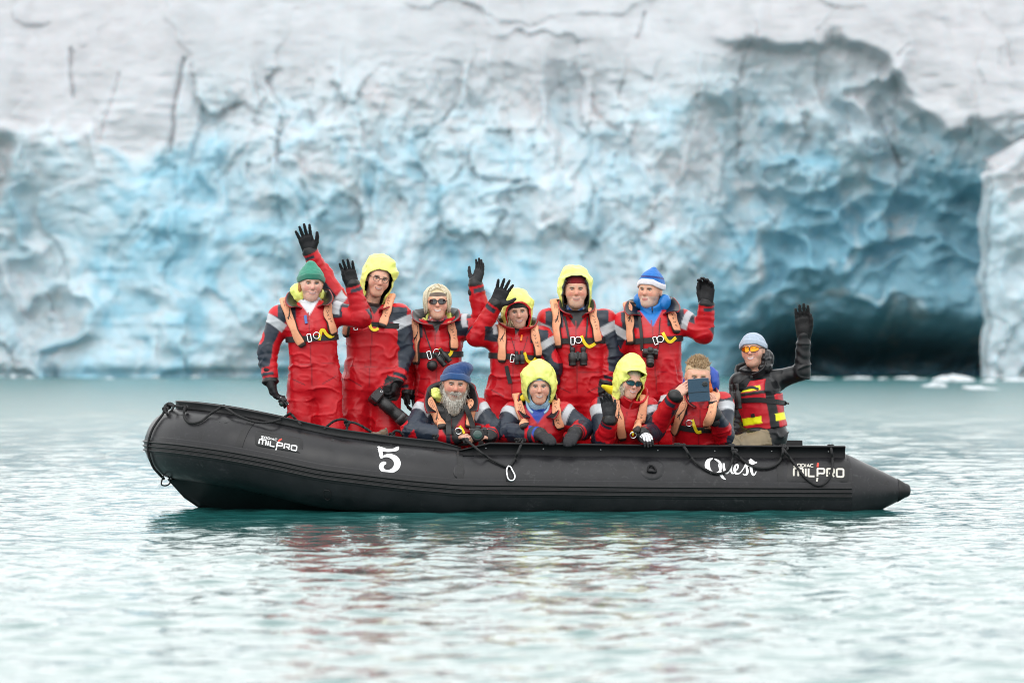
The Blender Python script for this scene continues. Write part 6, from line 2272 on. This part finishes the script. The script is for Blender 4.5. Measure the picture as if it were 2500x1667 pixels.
# camera hanging on the chest under the striped hat
camera_thing('small black camera hanging below the striped hat on a neck strap', chest(p6, 1587, 862, .045), A3(.0, -.62, -.72), A3(.05, -.72, .62), (.060, .024, .036), .10, .030)
binoculars('large black binoculars hanging on the chest below the dark lined yellow hood', chest(p5, 1411, 870, .035), A3(.02, -.10, -1), A3(0, -1, 0), .145, .031, .043, K3)
binoculars('small black binoculars hanging under the red rimmed hood', chest(p4, 1268, 873, .030), A3(.06, -.1, -1), A3(0, -1, 0), .105, .019, .021, K2)
binoculars('black binoculars with silver rings hung askew below the knitted headband', chest(p3, 1080, 872, .040), A3(.62, -.1, -.75), A3(0, -1, 0), .13, .022, .026, K1)
binoculars('slender black binoculars hanging on the red vest of the skipper', chest(p11, 1795, 968, .075), A3(.10, -.05, -1), A3(-.5, -.85, 0), .20, .024, .024, K3)
c = chest(p3, 1054, 893, .045)
MB().lathe(c + A3(.0, 0, .042), A3(.1, -.05, -1), [(0, .012), (.006, .028), (.022, .040), (.045, .043), (.066, .034), (.08, .016), (.084, .004)], 20, K1).build('pouch', M_gear, None, True, True)
bpy.context.view_layer.update()
o = [x for x in COL.objects if x.name == 'pouch'][0]
props(o, 'round black pouch hanging beside the askew binoculars', 'pouch')
# thin cords of the small binoculars and the skipper's straps
strap_on(p4, [(1247, 822), (1253, 840), (1259, 858)], M_web, .0018, .014, 'binocular_cord')
strap_on(p4, [(1288, 822), (1283, 840), (1277, 858)], M_web, .0018, .014, 'binocular_cord')
strap_on(p11, [(1822, 918), (1812, 926), (1802, 934), (1797, 944)], M_web, .010, .034, 'binocular_strap')
# phone in a folding case
ph = thing('phone', 'dark blue phone case held up in both hands before the face', 'phone', at(1706, 952, 36.36))
Rp = rot(0, 6, -4)
MB().box(at(1706, 952, 36.36), (.082, .006, .090), Rp, .5).build('case', mat('blue_leather', srgb(46, 72, 92), .5, bump=.2, bscale=120), ph)
MB().box(at(1706, 944, 36.36) + A3(0, -.0065, 0), (.080, .0012, .0016), Rp, .2).build('fold_line', M_blackp, ph)
MB().box(at(1706, 957, 36.36) + A3(0, -.0065, 0), (.080, .0012, .0016), Rp, .2).build('fold_line', M_blackp, ph)
cm = MB().lathe(at(1721, 937, 36.35), Rp @ A3(0, -1, 0), [(0, .022), (.004, .022), (.006, .019)], 24, (.03, .035, .04)).build('camera_bump', M_gear, ph, True, True)
for a_, b_ in ((-.008, .008), (.008, .008), (-.008, -.008), (.008, -.008)):
    MB().lathe(at(1721, 937, 36.35) + Rp @ A3(a_, -.006, b_), Rp @ A3(0, -1, 0), [(0, .0052), (.0015, .005)], 12, K1).build('camera_lens', M_gear, cm, True, True)
# compact camera in the lowered glove under the green hat
camera_thing('compact black camera held low in a glove beside the bow rope', at(692, 982, 36.68), A3(-.5, -.6, -.5), A3(.6, -.3, .7), (.040, .014, .028), .02, .018)
# bundle on the floor showing over the tube
head_shell(None, dict(R=np.eye(3), s=1.0, c=at(925, 1056, 36.52)), 'cloth_bundle', [ell((-.03, 0, -.02), (.05, .05, .025), None, .03), ell((.035, .01, -.01), (.035, .05, .032), None, .02), ell((.055, 0, .015), (.012, .02, .02), None, .01)], srgb(98, 84, 68), M_fleece, .006, crumple=.006, freq=40)
o = [x for x in COL.objects if x.name == 'cloth_bundle'][0]
props(o, 'small brown cloth bundle behind the tube under the long lens', 'cloth')
